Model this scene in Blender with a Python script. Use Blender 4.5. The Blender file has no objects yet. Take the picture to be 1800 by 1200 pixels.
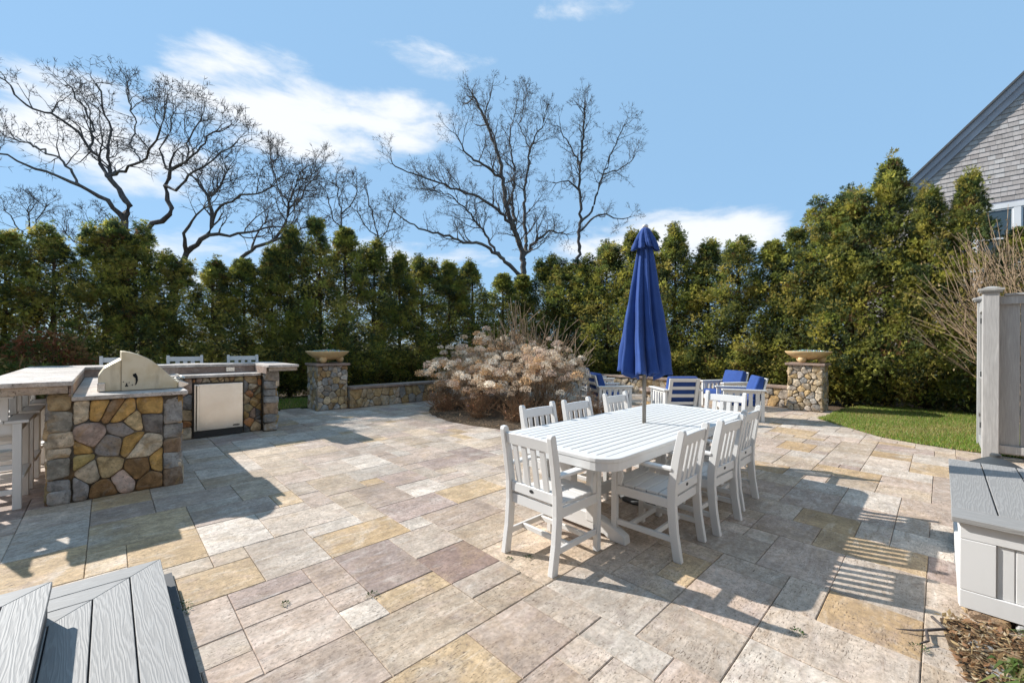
import bpy, bmesh, math, random
import numpy as np
from mathutils import Vector, Matrix
R = math.radians
S = bpy.context.scene
COL = S.collection

# ---------------------------------------------------------------- camera
# world x and y run along the two joint directions of the paving, z is up
CAMH, FPX, YH, ROLL = 1.5, 732.0, 606.0, 0.006
UX = np.array([755.0, 732.0]) / math.hypot(755, 732)
VX = np.array([-UX[1], UX[0]])
RIGHT = Vector((UX[0], VX[0], 0)); FWD = Vector((UX[1], VX[1], 0)); UP = Vector((0, 0, 1))
cam_data = bpy.data.cameras.new('camera')
cam = bpy.data.objects.new('camera', cam_data); COL.objects.link(cam)
_r = RIGHT * math.cos(ROLL) + UP * math.sin(ROLL); _u = UP * math.cos(ROLL) - RIGHT * math.sin(ROLL)
M = Matrix(((_r.x, _u.x, -FWD.x, 0), (_r.y, _u.y, -FWD.y, 0), (_r.z, _u.z, -FWD.z, CAMH), (0, 0, 0, 1)))
cam.matrix_world = M
cam_data.sensor_width = 36.0; cam_data.lens = FPX / 1800 * 36.0
cam_data.shift_y = 6 / 1800
cam_data.clip_start = 0.05; cam_data.clip_end = 3000
S.camera = cam

# ---------------------------------------------------------------- sky and sun
SUN_EL = 34.3
SUN_TO = Vector((-0.391, 0.920, 0)).normalized()
SUN_STRENGTH, SKY_STRENGTH, EXPOSURE = 5.0, 0.120, 0.47
w = bpy.data.worlds.new('World'); S.world = w; w.use_nodes = True
nt = w.node_tree; N = nt.nodes; L = nt.links
for n in list(N): N.remove(n)
out = N.new('ShaderNodeOutputWorld')
sky = N.new('ShaderNodeTexSky'); sky.sky_type = 'NISHITA'; sky.sun_disc = False
sky.sun_elevation = R(SUN_EL); sky.sun_rotation = math.atan2(SUN_TO.x, SUN_TO.y)
sky.air_density = 1.0; sky.dust_density = 0.0; sky.ozone_density = 2.0
bg = N.new('ShaderNodeBackground'); bg.inputs[1].default_value = SKY_STRENGTH
smx = N.new('ShaderNodeMix'); smx.data_type = 'RGBA'; smx.inputs[0].default_value = 0.84
L.new(sky.outputs[0], smx.inputs[6]); smx.inputs[7].default_value = (2.10, 3.62, 5.45, 1)     # evens out the clear air's brightness round the horizon
L.new(smx.outputs[2], bg.inputs[0])

def wmath(op, a, b=None, c=None):
    n = N.new('ShaderNodeMath'); n.operation = op
    for i, x in enumerate((a, b, c)):
        if x is None: continue
        if isinstance(x, (int, float)): n.inputs[i].default_value = x
        else: L.new(x, n.inputs[i])
    return n.outputs[0]
tc = N.new('ShaderNodeTexCoord')
def wdot(v):
    n = N.new('ShaderNodeVectorMath'); n.operation = 'DOT_PRODUCT'
    L.new(tc.outputs['Generated'], n.inputs[0]); n.inputs[1].default_value = v
    return n.outputs['Value']
dx, dy, dz = wdot(RIGHT), wdot(FWD), wdot(UP)
az = wmath('MULTIPLY', wmath('ARCTAN2', dx, dy), 180 / math.pi)     # compass direction of the sky, degrees
el = wmath('MULTIPLY', wmath('ARCSINE', dz), 180 / math.pi)
# clouds: compass direction, elevation, half sizes (degrees), weight
CLOUDS = [(-28, 25.4, 11.5, 4.4, 1.2), (-33.5, 28.3, 7, 3.0, 1.0), (-16.5, 27.0, 8.5, 3.2, 1.05), (-29.5, 30.6, 3.6, 1.5, 0.62),
          (-10.0, 33.9, 7.5, 1.8, 0.62), (9.6, 38.6, 6.0, 1.9, 0.6), (20.5, 12.6, 10.5, 4.2, 1.15), (27.5, 13.6, 6.0, 3.4, 1.05), (12, 12.0, 8, 3.2, 0.9),
          (-44, 18.0, 10, 3.4, 1.0), (-47, 22.0, 7.0, 2.6, 0.9), (-20, 11.5, 20, 2.6, 0.62), (-33, 8, 20, 4.0, 0.5), (75, 20, 12, 5, 0.9), (-80, 30, 12, 6, 0.9), (130, 36, 22, 8, 1.0), (-150, 32, 25, 8, 1.0)]  # the clouds behind the viewer are unseen, added for brighter neutral fill light
acc = None
for a0, e0, wa, we, k in CLOUDS:
    p = wmath('DIVIDE', wmath('SUBTRACT', az, a0), wa); q = wmath('DIVIDE', wmath('SUBTRACT', el, e0), we)
    d = wmath('ADD', wmath('MULTIPLY', p, p), wmath('MULTIPLY', q, q))
    v = wmath('MULTIPLY', wmath('SUBTRACT', 1.0, wmath('MULTIPLY', d, 0.62)), k)
    acc = v if acc is None else wmath('MAXIMUM', acc, v)
comb = N.new('ShaderNodeCombineXYZ')
L.new(wmath('MULTIPLY', az, 0.11), comb.inputs[0]); L.new(wmath('MULTIPLY', el, 0.33), comb.inputs[1])
nz = N.new('ShaderNodeTexNoise'); nz.inputs['Scale'].default_value = 1.0; nz.inputs['Detail'].default_value = 9
nz.inputs['Roughness'].default_value = 0.60; nz.inputs['Distortion'].default_value = 0.25
L.new(comb.outputs[0], nz.inputs['Vector'])
dens = wmath('ADD', acc, wmath('MULTIPLY', wmath('SUBTRACT', nz.outputs[0], 0.5), 2.2))
mr = N.new('ShaderNodeMapRange'); mr.interpolation_type = 'SMOOTHSTEP'
L.new(dens, mr.inputs[0]); mr.inputs[1].default_value = 0.20; mr.inputs[2].default_value = 1.12
mask = wmath('MULTIPLY', mr.outputs[0], 0.96)
cbg = N.new('ShaderNodeBackground'); cbg.inputs[0].default_value = (0.93, 0.96, 1.0, 1); cbg.inputs[1].default_value = 0.78
mix = N.new('ShaderNodeMixShader')
L.new(mask, mix.inputs[0]); L.new(bg.outputs[0], mix.inputs[1]); L.new(cbg.outputs[0], mix.inputs[2])
L.new(mix.outputs[0], out.inputs[0])

sd = bpy.data.lights.new('sun', 'SUN'); sd.energy = SUN_STRENGTH; sd.angle = R(0.53); sd.color = (1.0, 0.972, 0.925)
sun = bpy.data.objects.new('sun', sd); COL.objects.link(sun)
_d = SUN_TO * math.cos(R(SUN_EL)) + UP * math.sin(R(SUN_EL))
sun.rotation_euler = _d.to_track_quat('Z', 'Y').to_euler(); sun.location = (0, 0, 30)
S.view_settings.view_transform = 'Standard'; S.view_settings.look = 'None'
S.view_settings.exposure = EXPOSURE; S.view_settings.gamma = 1; S.view_settings.use_curve_mapping = False

rng = random.Random(7)
# ---------------------------------------------------------------- helpers
def at(px, py, Y):
    """a measured direction and a distance give a real point of the place"""
    dx, dy = px - 900, py - YH
    c, s = math.cos(ROLL), math.sin(ROLL)
    X = (dx * c + dy * s) / FPX * Y; Z = (dx * s - dy * c) / FPX * Y + CAMH
    return Vector((X * UX[0] + Y * UX[1], X * VX[0] + Y * VX[1], Z))

class MB:
    def __init__(s): s.v = []; s.f = []; s.c = []; s.col = None
    def add(s, vs, fs, col=None):
        o = len(s.v); s.v.extend([tuple(p) for p in vs])
        c = col if col is not None else s.col
        for f in fs: s.f.append(tuple(i + o for i in f)); s.c.append(c)
    def box(s, x0, x1, y0, y1, z0, z1, col=None):
        s.add([(x0, y0, z0), (x1, y0, z0), (x1, y1, z0), (x0, y1, z0), (x0, y0, z1), (x1, y0, z1), (x1, y1, z1), (x0, y1, z1)],
              [(3, 2, 1, 0), (4, 5, 6, 7), (0, 1, 5, 4), (1, 2, 6, 5), (2, 3, 7, 6), (3, 0, 4, 7)], col)
    def bar(s, p, q, w, t, up=(0, 0, 1), w2=None, t2=None, col=None):
        p, q = Vector(p), Vector(q); d = (q - p).normalized(); a = d.cross(Vector(up))
        if a.length < 1e-4: a = d.cross(Vector((1, 0, 0)))
        a.normalize(); b = a.cross(d).normalized(); w2 = w2 or w; t2 = t2 or t
        r = []
        for c, ww, tt in ((p, w, t), (q, w2, t2)):
            r += [c - a * ww / 2 - b * tt / 2, c + a * ww / 2 - b * tt / 2, c + a * ww / 2 + b * tt / 2, c - a * ww / 2 + b * tt / 2]
        s.add(r, [(3, 2, 1, 0), (4, 5, 6, 7), (0, 1, 5, 4), (1, 2, 6, 5), (2, 3, 7, 6), (3, 0, 4, 7)], col)
    def strip(s, pts, w, side, col=None):
        """a bent bar: pts = [(centre, thickness direction vector scaled to full thickness)], width w along side"""
        side = Vector(side).normalized() * w / 2; r = []
        for c, t in pts:
            c = Vector(c); t = Vector(t) / 2
            r += [c - side - t, c + side - t, c + side + t, c - side + t]
        n = len(pts); fs = [(3, 2, 1, 0), tuple(4 * (n - 1) + i for i in range(4))]
        for i in range(n - 1):
            a, b = 4 * i, 4 * i + 4
            for k in range(4): fs.append((a + k, a + (k + 1) % 4, b + (k + 1) % 4, b + k))
        s.add(r, fs, col)
    def prism(s, poly, f0, f1, col=None):
        """poly: 2-D points; f0 and f1 map them to the two end faces"""
        n = len(poly); vs = [f0(*p) for p in poly] + [f1(*p) for p in poly]
        fs = [tuple(range(n))[::-1], tuple(range(n, 2 * n))] + [(i, (i + 1) % n, n + (i + 1) % n, n + i) for i in range(n)]
        s.add(vs, fs, col)
    def tube(s, pts, rad, n=6, caps=True, col=None):
        vs = []; m = len(pts); pts = [Vector(p) for p in pts]
        for i, p in enumerate(pts):
            d = (pts[min(i + 1, m - 1)] - pts[max(i - 1, 0)]).normalized()
            a = d.cross(UP if abs(d.z) < 0.95 else Vector((1, 0, 0))).normalized(); b = d.cross(a)
            r = rad[i] if isinstance(rad, (list, tuple)) else rad
            for k in range(n):
                t = 2 * math.pi * k / n; vs.append(p + a * math.cos(t) * r + b * math.sin(t) * r)
        fs = [(i * n + k, i * n + (k + 1) % n, (i + 1) * n + (k + 1) % n, (i + 1) * n + k) for i in range(m - 1) for k in range(n)]
        if caps: fs += [tuple(range(n))[::-1], tuple((m - 1) * n + k for k in range(n))]
        s.add(vs, fs, col)
    def lathe(s, prof, n=24, c=(0, 0, 0), col=None):
        vs = []; m = len(prof)
        for r, z in prof:
            for k in range(n):
                t = 2 * math.pi * k / n; vs.append((c[0] + r * math.cos(t), c[1] + r * math.sin(t), c[2] + z))
        fs = [(i * n + k, i * n + (k + 1) % n, (i + 1) * n + (k + 1) % n, (i + 1) * n + k) for i in range(m - 1) for k in range(n)]
        fs += [tuple(range(n))[::-1], tuple((m - 1) * n + k for k in range(n))]
        s.add(vs, fs, col)
    def ball(s, c, r, n=16, m=10, col=None, sq=(1, 1, 1)):
        prof = []
        for i in range(m + 1):
            a = -math.pi / 2 + math.pi * i / m; prof.append((max(1e-4, r * math.cos(a)), r * math.sin(a) * sq[2]))
        s.lathe(prof, n, c, col)
    def build(s, name, mat, parent=None, bevel=0, seg=1, smooth=False):
        me = bpy.data.meshes.new(name); me.from_pydata(s.v, [], s.f); me.update()
        if any(c is not None for c in s.c):
            at_ = me.color_attributes.new('tint', 'FLOAT_COLOR', 'CORNER')
            lens = np.array([len(f) for f in s.f]); cc = np.array([c if c is not None else (1, 1, 1, 0) for c in s.c], dtype=np.float32)
            at_.data.foreach_set('color', np.repeat(cc, lens, axis=0).ravel())
        if smooth: me.polygons.foreach_set('use_smooth', [True] * len(me.polygons))
        me.materials.append(mat)
        o = bpy.data.objects.new(name, me); COL.objects.link(o)
        if parent: o.parent = parent
        if bevel:
            b = o.modifiers.new('bevel', 'BEVEL'); b.width = bevel; b.segments = seg; b.limit_method = 'ANGLE'; b.angle_limit = R(40)
        return o

def thing(name, label, cat, loc=(0, 0, 0), rz=0.0, group=None):
    o = bpy.data.objects.new(name, None); COL.objects.link(o); o.location = loc; o.rotation_euler = (0, 0, rz); o.empty_display_size = 0.2
    o['label'] = label; o['category'] = cat
    if group: o['group'] = group
    return o
def tag(o, label, cat, group=None):
    o['label'] = label; o['category'] = cat
    if group: o['group'] = group
    return o
def dup(root, loc, rz, label, scale=None):
    r = root.copy(); COL.objects.link(r); r.location = loc; r.rotation_euler = (0, 0, rz); r['label'] = label
    if scale: r.scale = scale
    for ch in root.children:
        c = ch.copy(); COL.objects.link(c); c.parent = r
        for g in ch.children:
            d = g.copy(); COL.objects.link(d); d.parent = c
    return r

# ---------------------------------------------------------------- materials
def new_mat(name):
    m = bpy.data.materials.new(name); m.use_nodes = True
    return m, m.node_tree.nodes, m.node_tree.links, m.node_tree.nodes['Principled BSDF']
class G:
    """small node graph writer"""
    def __init__(s, name):
        s.m, s.n, s.l, s.b = new_mat(name); s.tc = s.n.new('ShaderNodeTexCoord')
    def put(s, sock, x):
        if isinstance(x, bpy.types.NodeSocket): s.l.new(x, sock)
        elif isinstance(x, tuple) and len(x) == 3 and sock.type == 'RGBA': sock.default_value = (*x, 1)
        else: sock.default_value = x
    def coord(s, scale=(1, 1, 1), kind='Object', add=None):
        n = s.n.new('ShaderNodeMapping'); s.l.new(s.tc.outputs[kind], n.inputs[0]); n.inputs['Scale'].default_value = scale
        if add is not None: s.l.new(add, n.inputs['Location'])
        return n.outputs[0]
    def noise(s, vec, scale, detail=4, rough=0.55, dist=0.0):
        n = s.n.new('ShaderNodeTexNoise'); s.l.new(vec, n.inputs['Vector']); n.inputs['Scale'].default_value = scale
        n.inputs['Detail'].default_value = detail; n.inputs['Roughness'].default_value = rough; n.inputs['Distortion'].default_value = dist
        return n.outputs[0]
    def voro(s, vec, scale, feature='F1', outn='Distance'):
        n = s.n.new('ShaderNodeTexVoronoi'); n.feature = feature; s.l.new(vec, n.inputs['Vector']); n.inputs['Scale'].default_value = scale
        return n.outputs[outn]
    def wave(s, vec, scale, dist=6, detail=2, dscale=1.0, direction='X'):
        n = s.n.new('ShaderNodeTexWave'); n.bands_direction = direction; s.l.new(vec, n.inputs['Vector']); n.inputs['Scale'].default_value = scale
        n.inputs['Distortion'].default_value = dist; n.inputs['Detail'].default_value = detail; n.inputs['Detail Scale'].default_value = dscale
        return n.outputs[1]
    def rng(s, x, a, b, c, d):
        n = s.n.new('ShaderNodeMapRange'); s.l.new(x, n.inputs[0])
        for i, v in enumerate((a, b, c, d)): n.inputs[i + 1].default_value = v
        return n.outputs[0]
    def math(s, op, a, b):
        n = s.n.new('ShaderNodeMath'); n.operation = op; s.put(n.inputs[0], a); s.put(n.inputs[1], b); return n.outputs[0]
    def mix(s, f, a, b, mode='MIX'):
        n = s.n.new('ShaderNodeMix'); n.data_type = 'RGBA'; n.blend_type = mode
        s.put(n.inputs[0], f); s.put(n.inputs[6], a); s.put(n.inputs[7], b); return n.outputs[2]
    def attr(s, name='tint'):
        n = s.n.new('ShaderNodeVertexColor'); n.layer_name = name; return n.outputs['Color'], n.outputs['Alpha']
    def bump(s, h, strength=0.4, dist=0.01):
        n = s.n.new('ShaderNodeBump'); n.inputs['Strength'].default_value = strength; n.inputs['Distance'].default_value = dist
        s.l.new(h, n.inputs['Height']); s.l.new(n.outputs[0], s.b.inputs['Normal'])
    def base(s, c, rough=0.6, metal=0.0, spec=0.5):
        s.put(s.b.inputs['Base Color'], c); s.put(s.b.inputs['Roughness'], rough); s.put(s.b.inputs['Metallic'], metal)
        s.b.inputs['Specular IOR Level'].default_value = spec; return s.m
    def hsv(s, c, v):
        n = s.n.new('ShaderNodeHueSaturation'); s.put(n.inputs['Color'], c); s.put(n.inputs['Value'], v); return n.outputs[0]

def scaled(v, f): return tuple(x * f for x in v)
# white recycled-plastic lumber
g = G('white_lumber'); c = g.coord(); n1 = g.noise(c, 3.0, 5); n2 = g.noise(g.coord((4, 40, 40)), 6, 3)
MW = g.base(g.mix(g.rng(n1, .35, .75, 0, .22), (.70, .685, .66), (.57, .55, .52)), .5); g.bump(n2, .06, .002)
g = G('stool_white'); n1 = g.noise(g.coord(), 4.0, 5)
MSTOOL = g.base(g.mix(g.rng(n1, .35, .75, 0, .35), (.70, .68, .65), (.56, .54, .50)), .55)
# lounge chairs: a slightly warmer, weathered white
g = G('sand_white_lumber'); n1 = g.noise(g.coord(), 4.0, 4)
MSAND = g.base(g.mix(g.rng(n1, .3, .7, 0, .5), (.74, .72, .68), (.62, .60, .56)), .5)
g = G('white_paint'); n1 = g.noise(g.coord((3, 3, .8)), 4.0, 6)
MPAINT = g.base(g.mix(g.rng(n1, .5, .8, 0, .35), (.70, .685, .665), (.55, .53, .50)), .45); g.bump(g.noise(g.coord(), 30, 3), .05, .003)
# blue outdoor canvas
def canvas(name, col):
    g = G(name); c = g.coord(); n = g.noise(c, 5, 5); wv = g.noise(g.coord((1, 1, 1)), 420, 2)
    m = g.base(g.mix(g.rng(n, .3, .7, 0, 1), scaled(col, .86), scaled(col, 1.14)), .85, spec=.25)
    g.b.inputs['Sheen Weight'].default_value = .08; g.bump(g.math('ADD', g.math('MULTIPLY', wv, .25), n), .12, .006); return m
MBLUE = canvas('blue_canvas', (.024, .064, .235)); MNAVY = canvas('navy_cushion', (.022, .055, .25))
# metals
g = G('brushed_stainless'); n = g.noise(g.coord((2, 2, 90)), 8, 3); n2 = g.noise(g.coord(), 1.4, 3)
MSTEEL = g.base(g.mix(g.rng(n2, .3, .7, 0, 1), (.60, .57, .52), (.76, .74, .70)), g.rng(n, .2, .8, .16, .30), 1.0); g.bump(g.noise(g.coord((1, 1, 1)), 1.6, 2), .25, .03)
g = G('weathered_stainless'); n = g.noise(g.coord((1, 1, 1)), 5, 6, .6); n2 = g.noise(g.coord((3, 3, .6)), 4, 5)
cc = g.mix(g.rng(n, .45, .75, 0, .8), (.74, .64, .47), (.58, .42, .19)); cc = g.mix(g.rng(n2, .55, .8, 0, .7), cc, (.42, .34, .22))
MGRILL = g.base(cc, g.rng(n, .2, .8, .34, .6), .30)
g = G('black_metal'); n = g.noise(g.coord(), 12, 3); MBLACK = g.base(g.mix(n, (.012, .012, .013), (.03, .03, .03)), .5)
g = G('dark_bronze'); n = g.noise(g.coord(), 9, 3); MBRONZE = g.base(g.mix(n, (.05, .055, .055), (.10, .10, .10)), .45, .3)
g = G('grey_pole'); n = g.noise(g.coord((8, 8, 1.2)), 6, 5); MPOLE = g.base(g.mix(g.rng(n, .3, .7, 0, 1), (.14, .125, .105), (.26, .24, .21)), .45, .35)
g = G('dark_void'); MVOID = g.base((.01, .01, .01), .9)
# travertine paving; colour of each slab comes with the slab
def travertine(name, useattr=True, base=(.5, .45, .39)):
    g = G(name)
    if useattr:
        col, al = g.attr(); off = g.n.new('ShaderNodeVectorMath'); off.operation = 'SCALE'; off.inputs[0].default_value = (37, 61, 13); g.l.new(al, off.inputs['Scale'])
        c = g.coord(add=off.outputs[0])
    else: col, c = base, g.coord()
    st = g.n.new('ShaderNodeMapping'); g.l.new(c, st.inputs[0]); st.inputs['Scale'].default_value = (2.2, 8.5, 3); st.inputs['Rotation'].default_value = (0, 0, .12); st = st.outputs[0]
    big = g.noise(c, 2.6, 6, .62, .6); vein = g.noise(st, 1.7, 7, .66, 1.1); fine = g.noise(c, 38, 5, .7); grime = g.noise(g.coord((1, 1, 1)), .55, 5, .6)
    med = g.noise(c, 9, 6, .68, .4); pa = g.noise(c, 1.9, 5, .65, .8); pb = g.noise(g.coord((1, 1, 1)) if not useattr else g.coord((1.3, 1.3, 1), add=off.outputs[0]), 3.1, 5, .7, .5)
    col = g.mix(g.rng(pa, .54, .70, 0, .50), col, (.49, .345, .205)); col = g.mix(g.rng(pb, .52, .70, 0, .45), col, (.43, .32, .285)); col = g.mix(g.rng(pa, .45, .30, 0, .55), col, (.63, .55, .465))
    cc = g.mix(g.rng(big, .30, .70, 0, 1), g.hsv(col, .74), g.hsv(col, 1.20))
    cc = g.mix(g.rng(vein, .50, .70, 0, .75), cc, g.mix(.55, g.hsv(col, .70), (.40, .27, .17)))
    cc = g.mix(g.rng(vein, .46, .28, 0, .7), cc, g.mix(.5, g.hsv(col, 1.3), (.66, .61, .55)))
    cc = g.mix(g.rng(med, .32, .68, 0, 1), g.hsv(cc, .82), g.hsv(cc, 1.13))
    cc = g.mix(g.rng(fine, .32, .68, 0, 1), g.hsv(cc, .72), g.hsv(cc, 1.18))
    cc = g.mix(g.rng(grime, .52, .72, 0, .45), cc, (.25, .20, .155))
    pitn = g.noise(st, 15, 4, .7); pitz = g.noise(c, 3.0, 3)
    pit = g.math('MULTIPLY', g.rng(pitn, .59, .66, 0, 1), g.rng(pitz, .42, .56, 0, 1))
    spk = g.rng(g.noise(c, 62, 3, .7), .60, .67, 0, .85)
    cc = g.mix(g.math('MULTIPLY', pit, .9), cc, (.13, .085, .055)); cc = g.mix(spk, cc, (.22, .17, .13))
    m = g.base(cc, .75, spec=.3)
    h = g.math('SUBTRACT', g.math('ADD', g.math('MULTIPLY', fine, .5), vein), g.math('MULTIPLY', pit, 1.6)); g.bump(h, .55, .007); return m
MTRAV = travertine('travertine'); MSLAB = travertine('counter_stone', False, (.60, .53, .47)); MCAP = travertine('capstone', False, (.33, .23, .18))
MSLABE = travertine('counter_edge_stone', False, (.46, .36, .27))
# field stone: each stone's own colour comes with the stone
g = G('fieldstone'); col, al = g.attr(); off = g.n.new('ShaderNodeVectorMath'); off.operation = 'SCALE'; off.inputs[0].default_value = (31, 17, 53); g.l.new(al, off.inputs['Scale'])
c = g.coord(add=off.outputs[0]); b1 = g.noise(c, 7, 6, .65, .5); b2 = g.noise(c, 26, 6, .85); b3 = g.noise(c, 4, 4, .6, 1.0)
cc = g.mix(g.rng(b1, .32, .68, 0, 1), g.hsv(col, .48), g.hsv(col, 1.4)); cc = g.mix(g.rng(b3, .52, .68, 0, .62), cc, (.42, .25, .09))
cc = g.mix(g.rng(b3, .44, .28, 0, .45), cc, (.50, .46, .40)); cc = g.mix(g.rng(b2, .53, .66, 0, .8), cc, g.hsv(col, .30)); cc = g.mix(g.rng(b2, .44, .30, 0, .6), cc, g.hsv(col, 1.7))
MSTONE = g.base(cc, .82, spec=.3); g.bump(g.math('ADD', b1, g.math('MULTIPLY', b2, .7)), 1.0, .02)
# grey composite decking
def decking(name, sc):
    g = G(name); c = g.coord(sc); wv = g.wave(c, 5.0, 17, 3, .75, 'DIAGONAL'); n = g.noise(g.coord(scaled(sc, 9)), 5, 5, .6); b = g.noise(g.coord(), 1.3, 3)
    cc = g.mix(g.rng(wv, .62, .98, 0, .30), (.285, .272, .255), (.49, .475, .45)); cc = g.mix(g.rng(n, .3, .75, 0, .35), cc, (.215, .208, .20)); cc = g.mix(g.rng(b, .35, .7, 0, .3), cc, (.33, .32, .31))
    m = g.base(cc, .62); g.bump(wv, .22, .003); return m
MDECKX = decking('decking_along_x', (.55, 7.5, 7.5)); MDECKY = decking('decking_along_y', (7.5, .55, 7.5))
g = G('skirt_grey'); n = g.noise(g.coord((2, 2, 8)), 4, 4); MSKIRT = g.base(g.mix(n, (.05, .05, .055), (.10, .10, .10)), .7)
# weathered cedar boards
g = G('weathered_cedar'); col, al = g.attr(); off = g.n.new('ShaderNodeVectorMath'); off.operation = 'SCALE'; off.inputs[0].default_value = (11, 23, 7); g.l.new(al, off.inputs['Scale'])
c = g.coord((9, 9, 1.0), add=off.outputs[0]); wv = g.wave(c, 1.6, 7, 3, .8); n = g.noise(g.coord((30, 30, 2.0), add=off.outputs[0]), 3, 6, .65); kn = g.voro(g.coord((3.2, 3.2, 2.2), add=off.outputs[0]), 1.0)
cc = g.mix(g.rng(wv, .3, 1, 0, .6), col, g.hsv(col, 1.3)); cc = g.mix(g.rng(n, .35, .7, 0, .7), cc, g.hsv(col, .66)); cc = g.mix(g.rng(kn, .10, .04, 0, .9), cc, (.05, .035, .025))
MCEDAR = g.base(cc, .8, spec=.25); g.bump(g.math('ADD', wv, n), .35, .004)
# house
g = G('cedar_shingle'); col, al = g.attr(); n = g.noise(g.coord((1, 14, 2)), 3, 5); n2 = g.noise(g.coord(), .6, 3)
cc = g.mix(g.rng(n, .3, .7, 0, .8), col, g.hsv(col, .72)); cc = g.mix(g.rng(n2, .45, .7, 0, .4), cc, (.33, .29, .27)); MSHING = g.base(cc, .85, spec=.2); g.bump(n, .3, .006)
g = G('house_trim'); n = g.noise(g.coord((1, 1, 1)), 2, 4); MTRIM = g.base(g.mix(g.rng(n, .3, .7, 0, 1), (.36, .36, .40), (.46, .46, .50)), .6)
g = G('house_white_trim'); n = g.noise(g.coord((1, 1, 1)), 2, 4); MTRIMW = g.base(g.mix(g.rng(n, .3, .7, 0, 1), (.70, .70, .70), (.78, .78, .78)), .5)
g = G('roof_shingle'); n = g.noise(g.coord(), 20, 4); MROOF = g.base(g.mix(n, (.05, .05, .055), (.12, .12, .12)), .9)
g = G('window_glass'); n = g.noise(g.coord(), 2, 2); MGLASS = g.base(g.mix(n, (.03, .05, .06), (.07, .09, .10)), .04, spec=.9)
# fire bowl
g = G('cast_stone_bowl'); n = g.noise(g.coord(), 9, 6, .6); n2 = g.noise(g.coord((1, 1, 3)), 3, 4)
cc = g.mix(g.rng(n, .3, .7, 0, 1), (.66, .44, .20), (.76, .56, .31)); cc = g.mix(g.rng(n2, .5, .75, 0, .5), cc, (.50, .32, .14)); MBOWL = g.base(cc, .7); g.bump(n, .2, .005)
g = G('fire_glass'); n = g.voro(g.coord(), 40, outn='Color'); MFGLASS = g.base(g.mix(.6, n, (.10, .30, .30)), .15, spec=.8)
# ground covers
g = G('soil'); c = g.coord(); n = g.noise(c, 1.2, 6, .65); n2 = g.noise(c, 24, 5, .7); f = g.noise(c, .08, 4)
cc = g.mix(g.rng(n2, .3, .7, 0, 1), (.05, .036, .025), (.19, .135, .09)); cc = g.mix(g.rng(n, .5, .7, 0, .5), cc, (.10, .08, .045)); MSOIL = g.base(cc, .95, spec=.1); g.bump(n2, .9, .03)
g = G('meadow'); c = g.coord(); n = g.noise(c, .6, 6, .65); n2 = g.noise(c, 14, 5, .7)
cc = g.mix(g.rng(n2, .3, .7, 0, 1), (.05, .045, .02), (.16, .14, .07)); cc = g.mix(g.rng(n, .45, .65, 0, .7), cc, (.06, .07, .02)); MMEADOW = g.base(cc, .95, spec=.1)
g = G('joint_dirt'); c = g.coord(); n = g.noise(c, 3.0, 4); n2 = g.noise(c, 40, 3); cc = g.mix(g.rng(n2, .3, .7, 0, 1), (.05, .04, .03), (.20, .165, .125)); cc = g.mix(g.rng(n, .62, .72, 0, .6), cc, (.03, .05, .012)); MJOINT = g.base(cc, .95, spec=.1)
g = G('lawn_soil'); c = g.coord(); n = g.noise(c, 2, 5); n2 = g.noise(c, 40, 4); MLAWN = g.base(g.mix(g.rng(n, .35, .7, 0, 1), g.mix(n2, (.03, .05, .008), (.07, .09, .02)), g.mix(n2, (.08, .07, .03), (.14, .12, .05))), .95, spec=.1)
# leaves
def leaf(name, a, b, trans=.28, attr=True, rough=.55):
    g = G(name); nt = g.m.node_tree
    if attr:
        col, al = g.attr(); cc = g.mix(al, col, col)
    else:
        n = g.noise(g.coord(), 3, 3); cc = g.mix(g.rng(n, .3, .7, 0, 1), a, b)
    g.base(cc, rough, spec=.3)
    tr = g.n.new('ShaderNodeBsdfTranslucent'); g.l.new(g.hsv(cc, 1.5), tr.inputs[0])
    mx = g.n.new('ShaderNodeMixShader'); mx.inputs[0].default_value = trans
    o = g.n['Material Output']; g.l.new(g.b.outputs[0], mx.inputs[1]); g.l.new(tr.outputs[0], mx.inputs[2]); g.l.new(mx.outputs[0], o.inputs[0]); return g.m
MLEAF = leaf('arborvitae_leaf', 0, 0, .42); MGRASS = leaf('grass_blade', 0, 0, .35); MPETAL = leaf('dried_petal', 0, 0, .3, rough=.85); MTWIGLEAF = leaf('dry_leaf', 0, 0, .3)
def bark(name, a, b, lich=None):
    g = G(name); n = g.noise(g.coord((6, 6, 1.5)), 3, 6, .7); n2 = g.noise(g.coord(), 1.6, 4); cc = g.mix(g.rng(n, .3, .7, 0, 1), a, b)
    if lich: cc = g.mix(g.rng(n2, .5, .7, 0, .6), cc, lich)
    m = g.base(cc, .9, spec=.15); g.bump(n, .7, .02); return m
MBARK = bark('oak_bark', (.055, .047, .045), (.15, .13, .12), (.20, .20, .17)); MTRUNK = bark('cedar_trunk', (.05, .035, .025), (.13, .09, .06)); MTWIG = bark('dry_twig', (.24, .165, .10), (.42, .31, .21)); MTWIGR = bark('reddish_twig', (.16, .09, .05), (.34, .20, .11))

# ---------------------------------------------------------------- ground
b = MB(); b.add([(-1500, -1500, -.06), (1500, -1500, -.06), (1500, 1500, -.06), (-1500, 1500, -.06)], [(0, 1, 2, 3)])
o = b.build('ground', MMEADOW); o['kind'] = 'structure'
b = MB(); n = 60; X0, X1, Y0, Y1 = -8., 19., -7., 16.
vs = [(X0 + (X1 - X0) * i / n, Y0 + (Y1 - Y0) * j / n, -.035 + .02 * math.sin(i * 1.7) * math.cos(j * 2.3)) for j in range(n + 1) for i in range(n + 1)]
b.add(vs, [(j * (n + 1) + i, j * (n + 1) + i + 1, (j + 1) * (n + 1) + i + 1, (j + 1) * (n + 1) + i) for j in range(n) for i in range(n)])
o = b.build('mulch_ground', MSOIL, smooth=True); o['kind'] = 'structure'

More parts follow.
